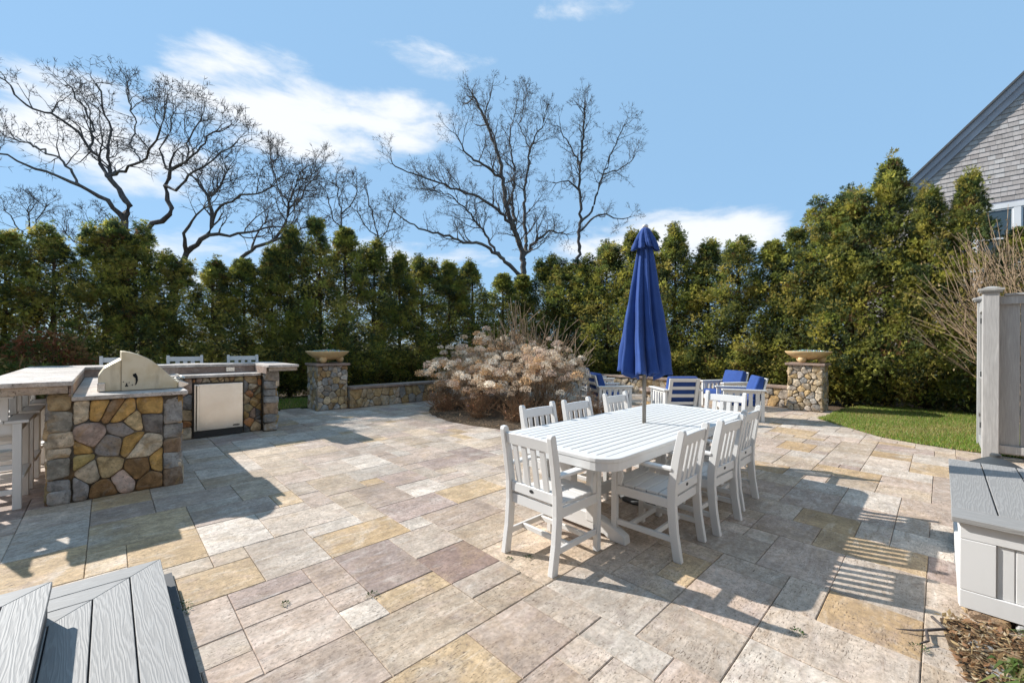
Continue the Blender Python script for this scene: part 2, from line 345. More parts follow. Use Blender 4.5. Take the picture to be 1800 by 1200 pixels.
# ---------------------------------------------------------------- patio of travertine slabs
MOD = .2075; OU, OV = .31 - MOD * 24, 3.38 - MOD * 34
NU, NV = 86, 80
grid = [[False] * NV for _ in range(NU)]
GOLD = [(2.99, .29), (4.55, .52), (.48, 3.15), (.50, 4.05), (.2, 5.31), (2.07, 4.23), (6.43, .7), (9.51, .35), (7.56, 1.61), (8.78, 1.62), (7.47, 2.22), (5.81, 1.6), (7.77, .52), (8.31, 1.45), (-.3, 4.4), (1.51, 3.09), (3.45, 2.69)]
RUST = [(1.63, 2.2)]
PAL = [((.565, .46, .365), 28), ((.55, .43, .315), 22), ((.53, .41, .325), 22), ((.61, .52, .43), 15), ((.465, .355, .28), 8), ((.53, .38, .225), 6), ((.42, .315, .265), 4)]
SIZES = [((3, 2), 8), ((2, 3), 4), ((2, 2), 6), ((3, 3), 2), ((2, 1), 5), ((1, 2), 2), ((1, 1), 2), ((4, 2), 1)]
slabs = []
def fits(i, j, a, c):
    if i + a > NU or j + c > NV: return False
    return all(not grid[x][y] for x in range(i, i + a) for y in range(j, j + c))
def put(i, j, a, c):
    for x in range(i, i + a):
        for y in range(j, j + c): grid[x][y] = True
    slabs.append((i, j, a, c))
put(24, 32, 2, 2); put(36, 18, 2, 2); put(24 + 4, 29, 2, 3)
prng = random.Random(11)
for j in range(NV):
    for i in range(NU):
        if grid[i][j]: continue
        opts = [(s, k) for s, k in SIZES if fits(i, j, *s)]
        s = prng.choices([o_[0] for o_ in opts], [o_[1] for o_ in opts])[0]
        put(i, j, *s)
def slab_mesh(mb, x0, x1, y0, y1, z, col, e=.004):
    mb.add([(x0, y0, -.03), (x1, y0, -.03), (x1, y1, -.03), (x0, y1, -.03), (x0, y0, z - e), (x1, y0, z - e), (x1, y1, z - e), (x0, y1, z - e),
            (x0 + e, y0 + e, z), (x1 - e, y0 + e, z), (x1 - e, y1 - e, z), (x0 + e, y1 - e, z)],
           [(0, 1, 5, 4), (1, 2, 6, 5), (2, 3, 7, 6), (3, 0, 4, 7), (4, 5, 9, 8), (5, 6, 10, 9), (6, 7, 11, 10), (7, 4, 8, 11), (8, 9, 10, 11)], col)
pm = MB()
for i, j, a, c in slabs:
    x0, x1, y0, y1 = OU + i * MOD, OU + (i + a) * MOD, OV + j * MOD, OV + (j + c) * MOD
    cx, cy = (x0 + x1) / 2, (y0 + y1) / 2
    if cx > 12.2 or cy > 12.0 or (cx < -2.2 and cy > 9.8): continue
    if cy > 10.35 and cx < 4: continue
    if cx > 9.0 and cy < -.6: continue
    c = prng.choices([p[0] for p in PAL], [p[1] for p in PAL])[0]; k = prng.uniform(.82, 1.13)
    hit = lambda P: any(x0 <= p[0] <= x1 and y0 <= p[1] <= y1 for p in P)
    if hit(GOLD): c = prng.choice([(.50, .345, .19), (.48, .34, .20), (.49, .325, .17)]); k = prng.uniform(.9, 1.1)
    if hit(RUST): c = (.29, .20, .165); k = 1
    q = prng.uniform(.0008, .0026)
    slab_mesh(pm, x0 + q, x1 - q, y0 + q, y1 - q, prng.uniform(-.0015, .0015), (*scaled(c, k), prng.random()))
o = pm.build('patio', MTRAV); o['kind'] = 'structure'
b = MB(); b.box(-5, 12.2, -3.8, 10.35, -.05, -.010); b.box(4, 12.2, 10.35, 12, -.05, -.010); o = b.build('patio_joints', MJOINT); o['kind'] = 'structure'

# ---------------------------------------------------------------- lawns
def inside(p, poly):
    x, y = p; r = False; n = len(poly)
    for i in range(n):
        (x0, y0), (x1, y1) = poly[i], poly[(i + 1) % n]
        if (y0 > y) != (y1 > y) and x < (x1 - x0) * (y - y0) / (y1 - y0) + x0: r = not r
    return r
def grass(poly, n, seed, hmax, near=None):
    r = random.Random(seed); b = MB(); xs = [p[0] for p in poly]; ys = [p[1] for p in poly]; k = 0
    while k < n:
        x, y = r.uniform(min(xs), max(xs)), r.uniform(min(ys), max(ys))
        if not inside((x, y), poly): continue
        k += 1; patch = .5 + .5 * math.sin(x * 1.9 + 1.3 * math.sin(y * 2.3)) * math.cos(y * 1.7 + x * .6)
        h = hmax * r.uniform(.45, 1.0); a = r.uniform(0, 6.28); wd = r.uniform(.0035, .007); l = r.uniform(.1, .6) * h; t = r.uniform(0, 6.28)
        dry = r.random() < .22 + .5 * patch * patch
        c = (r.uniform(.30, .46), r.uniform(.26, .38), r.uniform(.10, .15), 1) if dry else (r.uniform(.14, .24), r.uniform(.21, .32), r.uniform(.025, .06), 1)
        wx, wy = math.cos(a) * wd, math.sin(a) * wd
        b.add([(x - wx, y - wy, 0.01), (x + wx, y + wy, 0.01), (x + math.cos(t) * l, y + math.sin(t) * l, .01 + h)], [(0, 1, 2)], c)
    return b
LAWN = [(10.95, 1.70), (10.62, 1.78), (10.25, 1.47), (9.75, 1.08), (9.27, .69), (9.06, .25), (8.97, -.05), (8.93, -.42), (8.9, -1.2), (14.2, -1.6), (14.1, .2), (13.6, 1.35), (12.6, 1.62)]
b = MB(); b.prism(LAWN, lambda x, y: (x, y, -.04), lambda x, y: (x, y, .012)); o = b.build('lawn', MLAWN); o['kind'] = 'structure'
o = grass([(x + (.05 if x < 10.5 else 0) * -1, y + .03) for x, y in LAWN], 56000, 3, .06).build('grass', MGRASS); o['kind'] = 'stuff'; o['label'] = 'short patchy green lawn grass beside the right stone pillar'
LAWN2 = [(2.6, 10.45), (3.6, 10.4), (5.5, 10.5), (8, 10.7), (8, 12.2), (-2.5, 12.2), (-2.5, 10.4)]
b = MB(); b.prism(LAWN2, lambda x, y: (x, y, -.04), lambda x, y: (x, y, .012)); o = b.build('lawn', MLAWN); o['kind'] = 'structure'
o = grass(LAWN2, 26000, 5, .07).build('grass', MGRASS); o['kind'] = 'stuff'; o['label'] = 'dark green grass in the shade behind the outdoor kitchen'

# ---------------------------------------------------------------- field stone masonry
STONES = [((.42, .26, .10), 8), ((.50, .36, .21), 8), ((.58, .48, .35), 6), ((.27, .25, .23), 4), ((.17, .155, .14), 3), ((.25, .15, .08), 5), ((.45, .20, .08), 5), ((.46, .32, .24), 5), ((.36, .28, .15), 5)]
QUOIN = [((.34, .33, .315), 6), ((.40, .37, .34), 3), ((.38, .26, .17), 3), ((.42, .32, .2), 3)]
PALEST = [((.58, .47, .34), 8), ((.52, .39, .24), 8), ((.40, .375, .34), 4), ((.50, .35, .18), 5), ((.34, .31, .275), 3), ((.58, .48, .38), 6)]
def pick(r, pal):
    c = r.choices([p[0] for p in pal], [p[1] for p in pal])[0]; k = r.uniform(.8, 1.2); return (*scaled(c, k), r.random())
def clip(poly, px, py, nx, ny):
    o = []; n = len(poly)
    for i in range(n):
        a, b = poly[i], poly[(i + 1) % n]; da = (a[0] - px) * nx + (a[1] - py) * ny; db = (b[0] - px) * nx + (b[1] - py) * ny
        if da <= 0: o.append(a)
        if da * db < 0: t = da / (da - db); o.append((a[0] + (b[0] - a[0]) * t, a[1] + (b[1] - a[1]) * t))
    return o
def stone(mb, poly, P, r, col, gap=.0025, depth=.024, rnd=1):
    """one stone: P(s, t, d) maps face coordinates and outward depth to space"""
    if len(poly) < 3: return
    n = len(poly); cx = sum(p[0] for p in poly) / n; cy = sum(p[1] for p in poly) / n
    pts = []
    for i in range(n):
        a, b = poly[i], poly[(i + 1) % n]; ln = math.hypot(b[0] - a[0], b[1] - a[1]); k = max(1, int(ln / .028))
        for q in range(k):
            t = q / k; pts.append((a[0] + (b[0] - a[0]) * t, a[1] + (b[1] - a[1]) * t))
    for _ in range(rnd): pts = [((pts[i - 1][0] + 2 * pts[i][0] + pts[(i + 1) % len(pts)][0]) / 4, (pts[i - 1][1] + 2 * pts[i][1] + pts[(i + 1) % len(pts)][1]) / 4) for i in range(len(pts))]
    m = len(pts); size = sum(math.hypot(p[0] - cx, p[1] - cy) for p in pts) / m
    if size < .012: return
    jit = [r.gauss(0, .0035) for _ in range(m)]; tilt = (r.gauss(0, .09), r.gauss(0, .09)); dd = depth * r.uniform(.6, 1.4)
    vs = []
    for ins, d in ((gap, -.02), (gap + .001, dd * .5), (gap + .005, dd * .85), (gap + .020, dd)):
        for i, p in enumerate(pts):
            l = math.hypot(p[0] - cx, p[1] - cy); f = max(.15, 1 - (ins + jit[i] * (.5 if ins < .01 else 1)) / max(l, .01)); s, t = cx + (p[0] - cx) * f, cy + (p[1] - cy) * f
            w_ = 0 if d < 0 else (s - cx) * tilt[0] + (t - cy) * tilt[1] + r.gauss(0, .0034)
            vs.append(P(s, t, d + w_))
    vs.append(P(cx, cy, dd * 1.08)); fs = []
    for k in range(3):
        for i in range(m): fs.append((k * m + i, k * m + (i + 1) % m, (k + 1) * m + (i + 1) % m, (k + 1) * m + i))
    for i in range(m): fs.append((3 * m + i, 3 * m + (i + 1) % m, 4 * m))
    mb.add(vs, fs, col)
def mosaic(mb, P, s0, s1, t0, t1, size, seed, pal=STONES, round_=False):
    r = random.Random(seed); W, H = s1 - s0, t1 - t0; nx, ny = max(1, round(W / size)), max(1, round(H / size)); sites = []
    for j in range(ny):
        for i in range(nx):
            sites.append((s0 + (i + .5 + (.25 if j % 2 else -.25) * (nx > 1) + r.uniform(-.36, .36)) * W / nx, t0 + (j + .5 + r.uniform(-.38, .38)) * H / ny))
    for a in list(sites):
        if r.random() < .14: sites.append((a[0] + r.uniform(-.5, .5) * size, a[1] + r.uniform(-.5, .5) * size))
    sites = [(min(max(a[0], s0 + .01), s1 - .01), min(max(a[1], t0 + .01), t1 - .01)) for a in sites]
    for a in sites:
        poly = [(s0, t0), (s1, t0), (s1, t1), (s0, t1)]
        for c in sorted(sites, key=lambda q: (q[0] - a[0]) ** 2 + (q[1] - a[1]) ** 2)[1:22]:
            dx, dy = c[0] - a[0], c[1] - a[1]
            if abs(dx) + abs(dy) < 1e-6: continue
            poly = clip(poly, (a[0] + c[0]) / 2, (a[1] + c[1]) / 2, dx, dy)
        stone(mb, poly, P, r, pick(r, pal))
def quoins(mb, P, s0, s1, t0, t1, seed, pal=QUOIN, h=.165):
    r = random.Random(seed); t = t0
    while t < t1 - .03:
        q = min(h * r.uniform(.6, 1.35), t1 - t)
        if t1 - t - q < .06: q = t1 - t
        j = [r.uniform(-.016, .016) for _ in range(8)]
        stone(mb, [(s0, t + j[1] * .5), (s1 + j[2], t + j[3]), (s1 + j[4], t + q + j[5]), (s0, t + q + j[7] * .5)], P, r, pick(r, pal), depth=.024); t += q
def face(o, ds, dn):
    o, ds, dn = Vector(o), Vector(ds), Vector(dn); return lambda s, t, d: o + ds * s + UP * t + dn * d
MORTAR = (.16, .135, .105, .5)

# ---------------------------------------------------------------- outdoor kitchen
kit = thing('outdoor_kitchen', 'stone outdoor kitchen counter with raised bar tops and pale stone slabs', 'outdoor kitchen', (0, 5.65, 0))
def K(mb): mb.v = [(x, y - 5.65, z) for x, y, z in mb.v]; return mb
b = MB()
b.box(-.38, .555, 5.67, 8.55, 0, .95, MORTAR); b.box(-.38, -.25, 5.67, 9.0, .95, 1.03, MORTAR)
b.box(.555, 2.10, 8.17, 9.0, 0, .95, MORTAR); b.box(1.91, 2.10, 8.02, 8.17, 0, 1.03, MORTAR)
P = face((0, 5.67, 0), (1, 0, 0), (0, -1, 0))
quoins(b, P, -.40, -.235, 0, 1.03, 4, [((.42, .40, .38), 4), ((.45, .34, .20), 4), ((.30, .27, .22), 3), ((.56, .46, .34), 2)], .16)
quoins(b, P, .415, .575, .0, .95, 9, QUOIN, .19)
mosaic(b, P, -.235, .415, 0, .95, .185, 21, [((.60, .36, .12), 8), ((.68, .50, .27), 7), ((.76, .63, .46), 8), ((.34, .31, .29), 4), ((.24, .21, .19), 3), ((.38, .22, .10), 4), ((.62, .26, .09), 6), ((.58, .42, .34), 5), ((.48, .36, .14), 5)])
P = face((0, 8.17, 0), (1, 0, 0), (0, -1, 0))
mosaic(b, P, .575, .945, 0, .95, .16, 5); mosaic(b, P, .945, 1.635, .865, .95, .085, 8); mosaic(b, P, 1.635, 1.90, 0, .95, .125, 14)
P = face((0, 8.02, 0), (1, 0, 0), (0, -1, 0)); quoins(b, P, 1.90, 2.12, 0, 1.03, 17, QUOIN, .15)
P = face((-.38, 0, 0), (0, 1, 0), (-1, 0, 0)); mosaic(b, P, 5.66, 9.0, 0, 1.03, .2, 31)
P = face((2.10, 0, 0), (0, 1, 0), (1, 0, 0)); mosaic(b, P, 8.0, 9.0, 0, 1.03, .2, 32)
P = face((.555, 0, 0), (0, 1, 0), (1, 0, 0)); mosaic(b, P, 5.66, 8.17, 0, .95, .2, 33)
P = face((0, 9.0, 0), (1, 0, 0), (0, 1, 0)); mosaic(b, P, -.4, 2.1, 0, 1.03, .2, 34)
K(b).build('stonework', MSTONE, kit, smooth=True)
b = MB(); b.box(-.243, .615, 5.612, 8.59, .953, .993); b.box(.617, 1.885, 8.11, 8.59, .953, .993)
K(b).build('countertop', MSLAB, kit, bevel=.004)
b = MB(); b.box(-.262, -.245, 5.63, 8.605, .995, 1.099); b.box(-.243, 1.883, 8.592, 8.61, .995, 1.099); b.box(1.886, 1.903, 7.80, 8.60, .995, 1.099)
K(b).build('backsplash', MCAP, kit)
b = MB(); b.prism([(-.82, 5.57), (-.235, 5.57), (-.235, 8.575), (1.895, 8.575), (1.895, 7.70), (2.36, 7.70), (2.36, 9.25), (-.82, 9.25)], lambda x, y: (x, y, 1.101), lambda x, y: (x, y, 1.142))
K(b).build('bar_top', MSLAB, kit, bevel=.004)
b = MB(); b.box(-.80, -.265, 5.585, 5.61, 1.032, 1.100); b.box(-.80, -.775, 5.60, 9.2, 1.032, 1.100); K(b).build('bar_edge', MSLABE, kit, bevel=.003); b = MB(); b.box(1.91, 2.34, 7.725, 7.75, 1.04, 1.100); b.box(2.315, 2.34, 7.74, 9.2, 1.04, 1.1)
K(b).build('bar_edge', MSLABE, kit, bevel=.003)
b = MB(); b.box(1.46, 1.585, 8.575, 8.591, 1.012, 1.086); pl = K(b).build('outlet_cover', MSTEEL, kit, bevel=.003)
# grill seen from its side
gr = thing('grill', 'built-in stainless grill with curved grimy hood on the stone counter', 'grill', (.25, 5.95, .994))
def GR(mb): mb.v = [(x - .25, y - 5.95, z - .994) for x, y, z in mb.v]; return mb
def side_poly(mb, poly, y0, y1): mb.prism(poly, lambda x, z: (x, y0, z), lambda x, z: (x, y1, z))
HOOD = [(.10, .998), (.558, .998), (.562, 1.052), (.50, 1.13), (.43, 1.212), (.39, 1.258), (.345, 1.302), (.30, 1.337), (.255, 1.362), (.195, 1.386), (.135, 1.402), (.10, 1.405)]
b = MB(); side_poly(b, HOOD, 5.95, 6.72); GR(b).build('hood', MGRILL, gr, bevel=.004, seg=2)
b = MB(); side_poly(b, [(-.074, .998), (.098, .998), (.098, 1.322), (.03, 1.275), (-.03, 1.232), (-.074, 1.152)], 5.965, 6.70); GR(b).build('rear_panel', MGRILL, gr, bevel=.004)
b = MB(); b.box(-.078, -.02, 5.945, 5.966, 1.0, 1.085); GR(b).build('bracket', MSTEEL, gr, bevel=.003)
b = MB(); side_poly(b, [(.565, .998), (.60, .998), (.66, 1.035), (.655, 1.045), (.58, 1.075), (.566, 1.06)], 5.96, 6.71); GR(b).build('control_panel', MSTEEL, gr, bevel=.003)
b = MB(); b.tube([(.62, 5.99, 1.105), (.62, 6.68, 1.105)], .012, 8); b.tube([(.62, 6.03, 1.105), (.53, 6.03, 1.10)], .008, 6); b.tube([(.62, 6.64, 1.105), (.53, 6.64, 1.10)], .008, 6); GR(b).build('handle', MSTEEL, gr, smooth=True)
b = MB(); side_poly(b, [(.187, 1.165), (.212, 1.178), (.226, 1.14), (.228, 1.10), (.218, 1.062), (.205, 1.05), (.212, 1.09), (.208, 1.125), (.19, 1.145)], 5.944, 5.9495)
side_poly(b, [(.128, 1.04), (.152, 1.04), (.152, 1.052), (.145, 1.054), (.145, 1.075), (.135, 1.075), (.135, 1.054), (.128, 1.052)], 5.944, 5.9495); GR(b).build('slot', MVOID, gr)
for x, z in ((.115, 1.09), (.185, 1.055), (.16, 1.08)): b = MB(); b.tube([(x, 5.9495, z), (x, 5.942, z)], .005, 8); GR(b).build('screw', MBLACK, gr)
# refrigerator
fr = thing('refrigerator', 'stainless under-counter refrigerator set in the stone kitchen wall', 'refrigerator', (1.29, 8.15, 0))
b = MB(); b.box(-.335, .335, .0, .4, .03, .858); b.build('body', MBLACK, fr)
b = MB(); b.box(-.327, .327, -.045, -.002, .115, .85); b.build('door', MSTEEL, fr, bevel=.006, seg=2)
b = MB(); b.box(-.30, -.262, -.10, -.075, .13, .835); b.box(-.292, -.27, -.074, -.046, .17, .2); b.box(-.292, -.27, -.074, -.046, .77, .8); b.build('handle', MSTEEL, fr, bevel=.006, seg=2)
b = MB(); b.box(-.325, .325, -.03, -.003, .012, .105); b.build('kick_plate', MBLACK, fr)
def text(name, body, size, mat, parent, loc, rot):
    c = bpy.data.curves.new(name, 'FONT'); c.body = body; c.size = size; c.extrude = .0008; c.align_x = 'CENTER'
    t = bpy.data.objects.new(name, c); COL.objects.link(t); c.materials.append(mat); t.parent = parent; t.location = loc; t.rotation_euler = rot
    dg = bpy.context.evaluated_depsgraph_get(); me = bpy.data.meshes.new_from_object(t.evaluated_get(dg))
    o = bpy.data.objects.new(name, me); COL.objects.link(o); o.parent = parent; o.location = loc; o.rotation_euler = rot; bpy.data.objects.remove(t)
    return o
b = MB(); pts = [(.045 * math.cos(t * math.pi / 12), .016 * math.sin(t * math.pi / 12)) for t in range(24)]
b.prism(pts, lambda x, z: (.235 + x * 1.1, -.0465, .158 + z), lambda x, z: (.235 + x * 1.1, -.0485, .158 + z)); bd = b.build('badge', MBLACK, fr)
text('lettering', 'LYNX', .026, MSTEEL, bd, (.235, -.0492, .149), (R(90), 0, 0))

# ---------------------------------------------------------------- bar stools (local +y is the way the sitter faces)
def make_stool():
    t = thing('bar_stool', 'x', 'bar stool', group='white bar stools at the stone kitchen')
    b = MB()
    for k in range(4): y = -.20 + k * .115; b.box(-.268, .268, y, y + .108 + (.035 if k == 3 else 0), .772, .798)
    b.build('seat', MSTOOL, t, bevel=.004)
    b = MB(); b.box(-.215, .215, .2, .225, .68, .771); b.box(-.215, .215, -.215, -.19, .68, .771); b.box(-.24, -.215, -.2, .2, .68, .771); b.box(.215, .24, -.2, .2, .68, .771); b.build('apron', MSTOOL, t)
    for sx in (-1, 1):
        b = MB(); b.box(sx * .243 - .022, sx * .243 + .022, .19, .245, 0, .771); b.build('front_leg', MSTOOL, t, bevel=.004)
        b = MB(); b.strip([((sx * .243, -.27, 0), (0, .05, 0)), ((sx * .243, -.225, .45), (0, .055, 0)), ((sx * .243, -.225, .75), (0, .055, 0)), ((sx * .243, -.288, 1.27), (0, .04, .006))], .044, (1, 0, 0)); b.build('rear_leg', MSTOOL, t, bevel=.004)
        b = MB(); b.box(sx * .248 - .035, sx * .248 + .035, -.235, .20, .996, 1.02); b.build('armrest', MSTOOL, t, bevel=.008, seg=2)
        b = MB()
        b.box(sx * .243 - .02, sx * .243 + .02, .12, .165, .799, .995); b.box(sx * .243 - .012, sx * .243 + .012, -.16, .119, .955, .995); b.box(sx * .243 - .010, sx * .243 + .010, -.05, .05, .799, .954)
        b.build('arm_slat', MSTOOL, t, bevel=.003)
        b = MB(); b.box(sx * .243 - .014, sx * .243 + .014, -.225, .19, .36, .40); b.build('stretcher', MSTOOL, t)
        b = MB(); b.box(sx * .243 - .014, sx * .243 + .014, -.225, .19, .14, .18); b.build('stretcher', MSTOOL, t); b = MB(); b.box(sx * .243 - .014, sx * .243 + .014, -.225, .19, .55, .59); b.build('stretcher', MSTOOL, t)
    b = MB(); b.box(-.24, .24, .196, .26, .27, .305); b.build('footrest', MSTOOL, t, bevel=.004)
    b = MB(); back = lambda z: -.225 - (z - .75) * .1333
    for z0, z1 in ((1.165, 1.245), (.80, .86), (1.095, 1.122)): b.strip([((0, back(z0), z0), (0, .024, 0)), ((0, back(z1), z1), (0, .024, 0))], .442, (1, 0, 0))
    for k in range(3): x = -.1105 + k * .1105; b.strip([((x, back(.86), .861), (0, .018, 0)), ((x, back(1.165), 1.164), (0, .018, 0))], .062, (1, 0, 0))
    b.build('backrest', MSTOOL, t, bevel=.003); return t
st = make_stool(); st.location = (-.80, 6.02, 0); st.rotation_euler = (0, 0, R(-90)); st['label'] = 'white bar stool nearest the camera, beside the quoined end of the stone kitchen'
dup(st, (-.79, 6.74, 0), R(-90), 'white bar stool tucked second along the left end of the stone bar')
dup(st, (-.80, 7.47, 0), R(-90), 'white bar stool third along the left arm of the stone bar')
dup(st, (.16, 9.42, 0), R(180), 'white bar stool whose back shows right behind the grill hood')
dup(st, (1.02, 9.42, 0), R(180), 'white bar stool whose back shows above the middle of the bar behind the refrigerator')
dup(st, (1.93, 9.42, 0), R(180), 'white bar stool behind the bar closest to the left fire bowl')

# ---------------------------------------------------------------- pillars, fire bowls, seat walls
def pillar(x, y, w, h, seed, label, pal):
    t = thing('stone_pillar', label, 'pillar', (x, y, 0), group='stone pillars with fire bowls'); b = MB(); a = w / 2
    b.box(-a + .02, a - .02, -a + .02, a - .02, 0, h, MORTAR)
    for k, (o, ds, dn) in enumerate((((-a, -a + .02, 0), (1, 0, 0), (0, -1, 0)), ((a - .02, -a, 0), (0, 1, 0), (1, 0, 0)), ((a, a - .02, 0), (-1, 0, 0), (0, 1, 0)), ((-a + .02, a, 0), (0, -1, 0), (-1, 0, 0)))):
        mosaic(b, face(o, ds, dn), 0, w, 0, h, .145, seed + k, pal)
    b.build('stonework', MSTONE, t, smooth=True)
    b = MB(); a += .05; b.box(-a, a, -a, a, h, h + .055); b.build('capstone', MCAP, t, bevel=.008, seg=2); return t
def bowl(x, y, z, rz, label):
    t = thing('fire_bowl', label, 'fire bowl', (x, y, z), rz, group='stone fire bowls on pillars'); b = MB()
    prof = [(.02, .065), (.12, .067), (.22, .088), (.33, .14), (.42, .205), (.468, .26), (.472, .274), (.445, .274), (.42, .245), (.25, .21), (.01, .21)]
    b.lathe(prof, 48); b.build('bowl', MBOWL, t, smooth=True)
    for k in range(3):
        a = R(90 + 120 * k); b = MB(); b.ball((.27 * math.cos(a), .27 * math.sin(a), .085), .085, 20, 12); b.build('ball_foot', MBOWL, t, smooth=True)
    b = MB(); r = random.Random(3)
    for k in range(260):
        a, q = r.uniform(0, 6.28), .41 * math.sqrt(r.random()); s = r.uniform(.012, .024); cx, cy, cz = q * math.cos(a), q * math.sin(a), .25 + .045 * (1 - (q / .41) ** 2) + r.uniform(0, .012)
        vs = [(cx + r.uniform(-s, s), cy + r.uniform(-s, s), cz + r.uniform(-s, s)) for _ in range(4)]; b.add(vs, [(0, 1, 2), (0, 2, 3), (0, 3, 1), (1, 3, 2)])
    b.build('fire_glass', MFGLASS, t); return t
pillar(3.68, 9.98, .66, 1.00, 40, 'square field stone pillar beyond the outdoor kitchen', PALEST[:] + [((.38, .24, .12), 5)]); bowl(3.68, 9.98, 1.056, R(20), 'tan fire bowl on ball feet on the pillar by the kitchen')
pillar(12.02, 2.22, .68, 1.06, 60, 'square field stone pillar beside the green lawn', PALEST); bowl(12.02, 2.22, 1.116, R(75), 'tan fire bowl on ball feet on the pillar by the lawn')
def wall(pts, h, seed, label, size=.19):
    t = thing('seat_wall', label, 'stone wall', (*pts[0], 0)); O = Vector((*pts[0], 0)); b = MB(); c = MB()
    for k in range(len(pts) - 1):
        p, q = Vector((*pts[k], 0)), Vector((*pts[k + 1], 0)); d = (q - p); ln = d.length; d.normalize(); nrm = Vector((d.y, -d.x, 0)); m = (p + q) / 2 - O
        b.bar(p - O + UP * h / 2, q - O + UP * h / 2, .30, h, col=MORTAR)
        mosaic(b, face(p - O + nrm * .15, d, nrm), 0, ln, 0, h, size, seed + k, PALEST + [((.4, .26, .12), 4)])
        c.bar(p - O + UP * (h + .03), q - O + UP * (h + .03), .42, .055 + .001 * (k % 2))
    b.build('stonework', MSTONE, t, smooth=True); c.build('capstone', MCAP, t, bevel=.006, seg=2); return t
wall([(4.03, 9.72), (6.2, 9.72), (8.4, 9.72), (10.6, 9.72)], .44, 80, 'low field stone seat wall running behind the dry hydrangeas')
wall([(10.75, 9.75), (11.75, 9.2), (12.2, 8.2), (12.2, 6.2), (12.2, 4.3), (12.15, 2.6)], .46, 90, 'low field stone seat wall behind the blue cushioned chairs')

# ---------------------------------------------------------------- dining set
TX, TY, TL, TW = 3.80, 2.07, 2.90, 1.14
tb = thing('dining_table', 'long white slatted dining table with rounded corners', 'table', (TX, TY, 0))
def rrect(lx, ly, c):
    pts = []
    for sx, sy, a0 in ((1, -1, -90), (1, 1, 0), (-1, 1, 90), (-1, -1, 180)):
        for k in range(7): a = R(a0 + 15 * k); pts.append((sx * (lx - c) + c * math.cos(a), sy * (ly - c) + c * math.sin(a)))
    return pts
hx, hy, fw = TL / 2, TW / 2, .085
b = MB(); o_ = rrect(hx, hy, .16); i_ = rrect(hx - fw, hy - fw, .02); n = len(o_)
vs = [(x, y, .742) for x, y in o_] + [(x, y, .742) for x, y in i_] + [(x, y, .712) for x, y in o_] + [(x, y, .712) for x, y in i_]
fs = []
for k in range(n):
    q = (k + 1) % n; fs += [(k, q, n + q, n + k), (2 * n + q, 2 * n + k, 3 * n + k, 3 * n + q), (2 * n + k, 2 * n + q, q, k), (n + k, n + q, 3 * n + q, 3 * n + k)]
b.add(vs, fs); b.build('top_frame', MW, tb, bevel=.005, seg=2)
b = MB(); ns = 13; wy = 2 * (hy - fw); st_ = wy / ns
for k in range(ns): y0 = -hy + fw + k * st_; b.box(-hx + fw + .001, hx - fw - .001, y0 + .006, y0 + st_ - .006, .714, .741)
b.build('slat', MW, tb, bevel=.003)
b = MB(); o_ = rrect(hx - .004, hy - .004, .157); i_ = rrect(hx - .035, hy - .035, .13)
vs = [(x, y, .711) for x, y in o_] + [(x, y, .711) for x, y in i_] + [(x, y, .655) for x, y in o_] + [(x, y, .655) for x, y in i_]
b.add(vs, fs); b.build('apron', MW, tb)
b = MB(); b.box(-hx + .1, hx - .1, -.03, .03, .66, .712); b.box(-1.05, -.99, -.48, .48, .6551, .711); b.box(.99, 1.05, -.48, .48, .6551, .711); b.build('crossbar', MW, tb)
for sx in (-1, 1):
    x = sx * .98
    lg = MB()
    for sy in (-1, 1): lg.box(x - .045, x + .045, sy * .12 - .045, sy * .12 + .045, .09, .654)
    lgo = lg.build('leg', MW, tb, bevel=.005)
    f = MB(); poly = []
    for k in range(13):
        s = -1 + k / 6; poly.append((s * .42, .16 - .10 * abs(s) ** 2.2))
    poly = [(-.43, .0), (-.30, .0), (-.24, .03), (.24, .03), (.30, 0), (.43, 0)] + poly[::-1]
    f.prism(poly, lambda y, z: (x - .04, y, z), lambda y, z: (x + .04, y, z)); f.build('foot', MW, lgo, bevel=.005)
b = MB(); b.box(-.93, .93, -.02, .02, .20, .29); b.build('stretcher', MW, tb, bevel=.004)

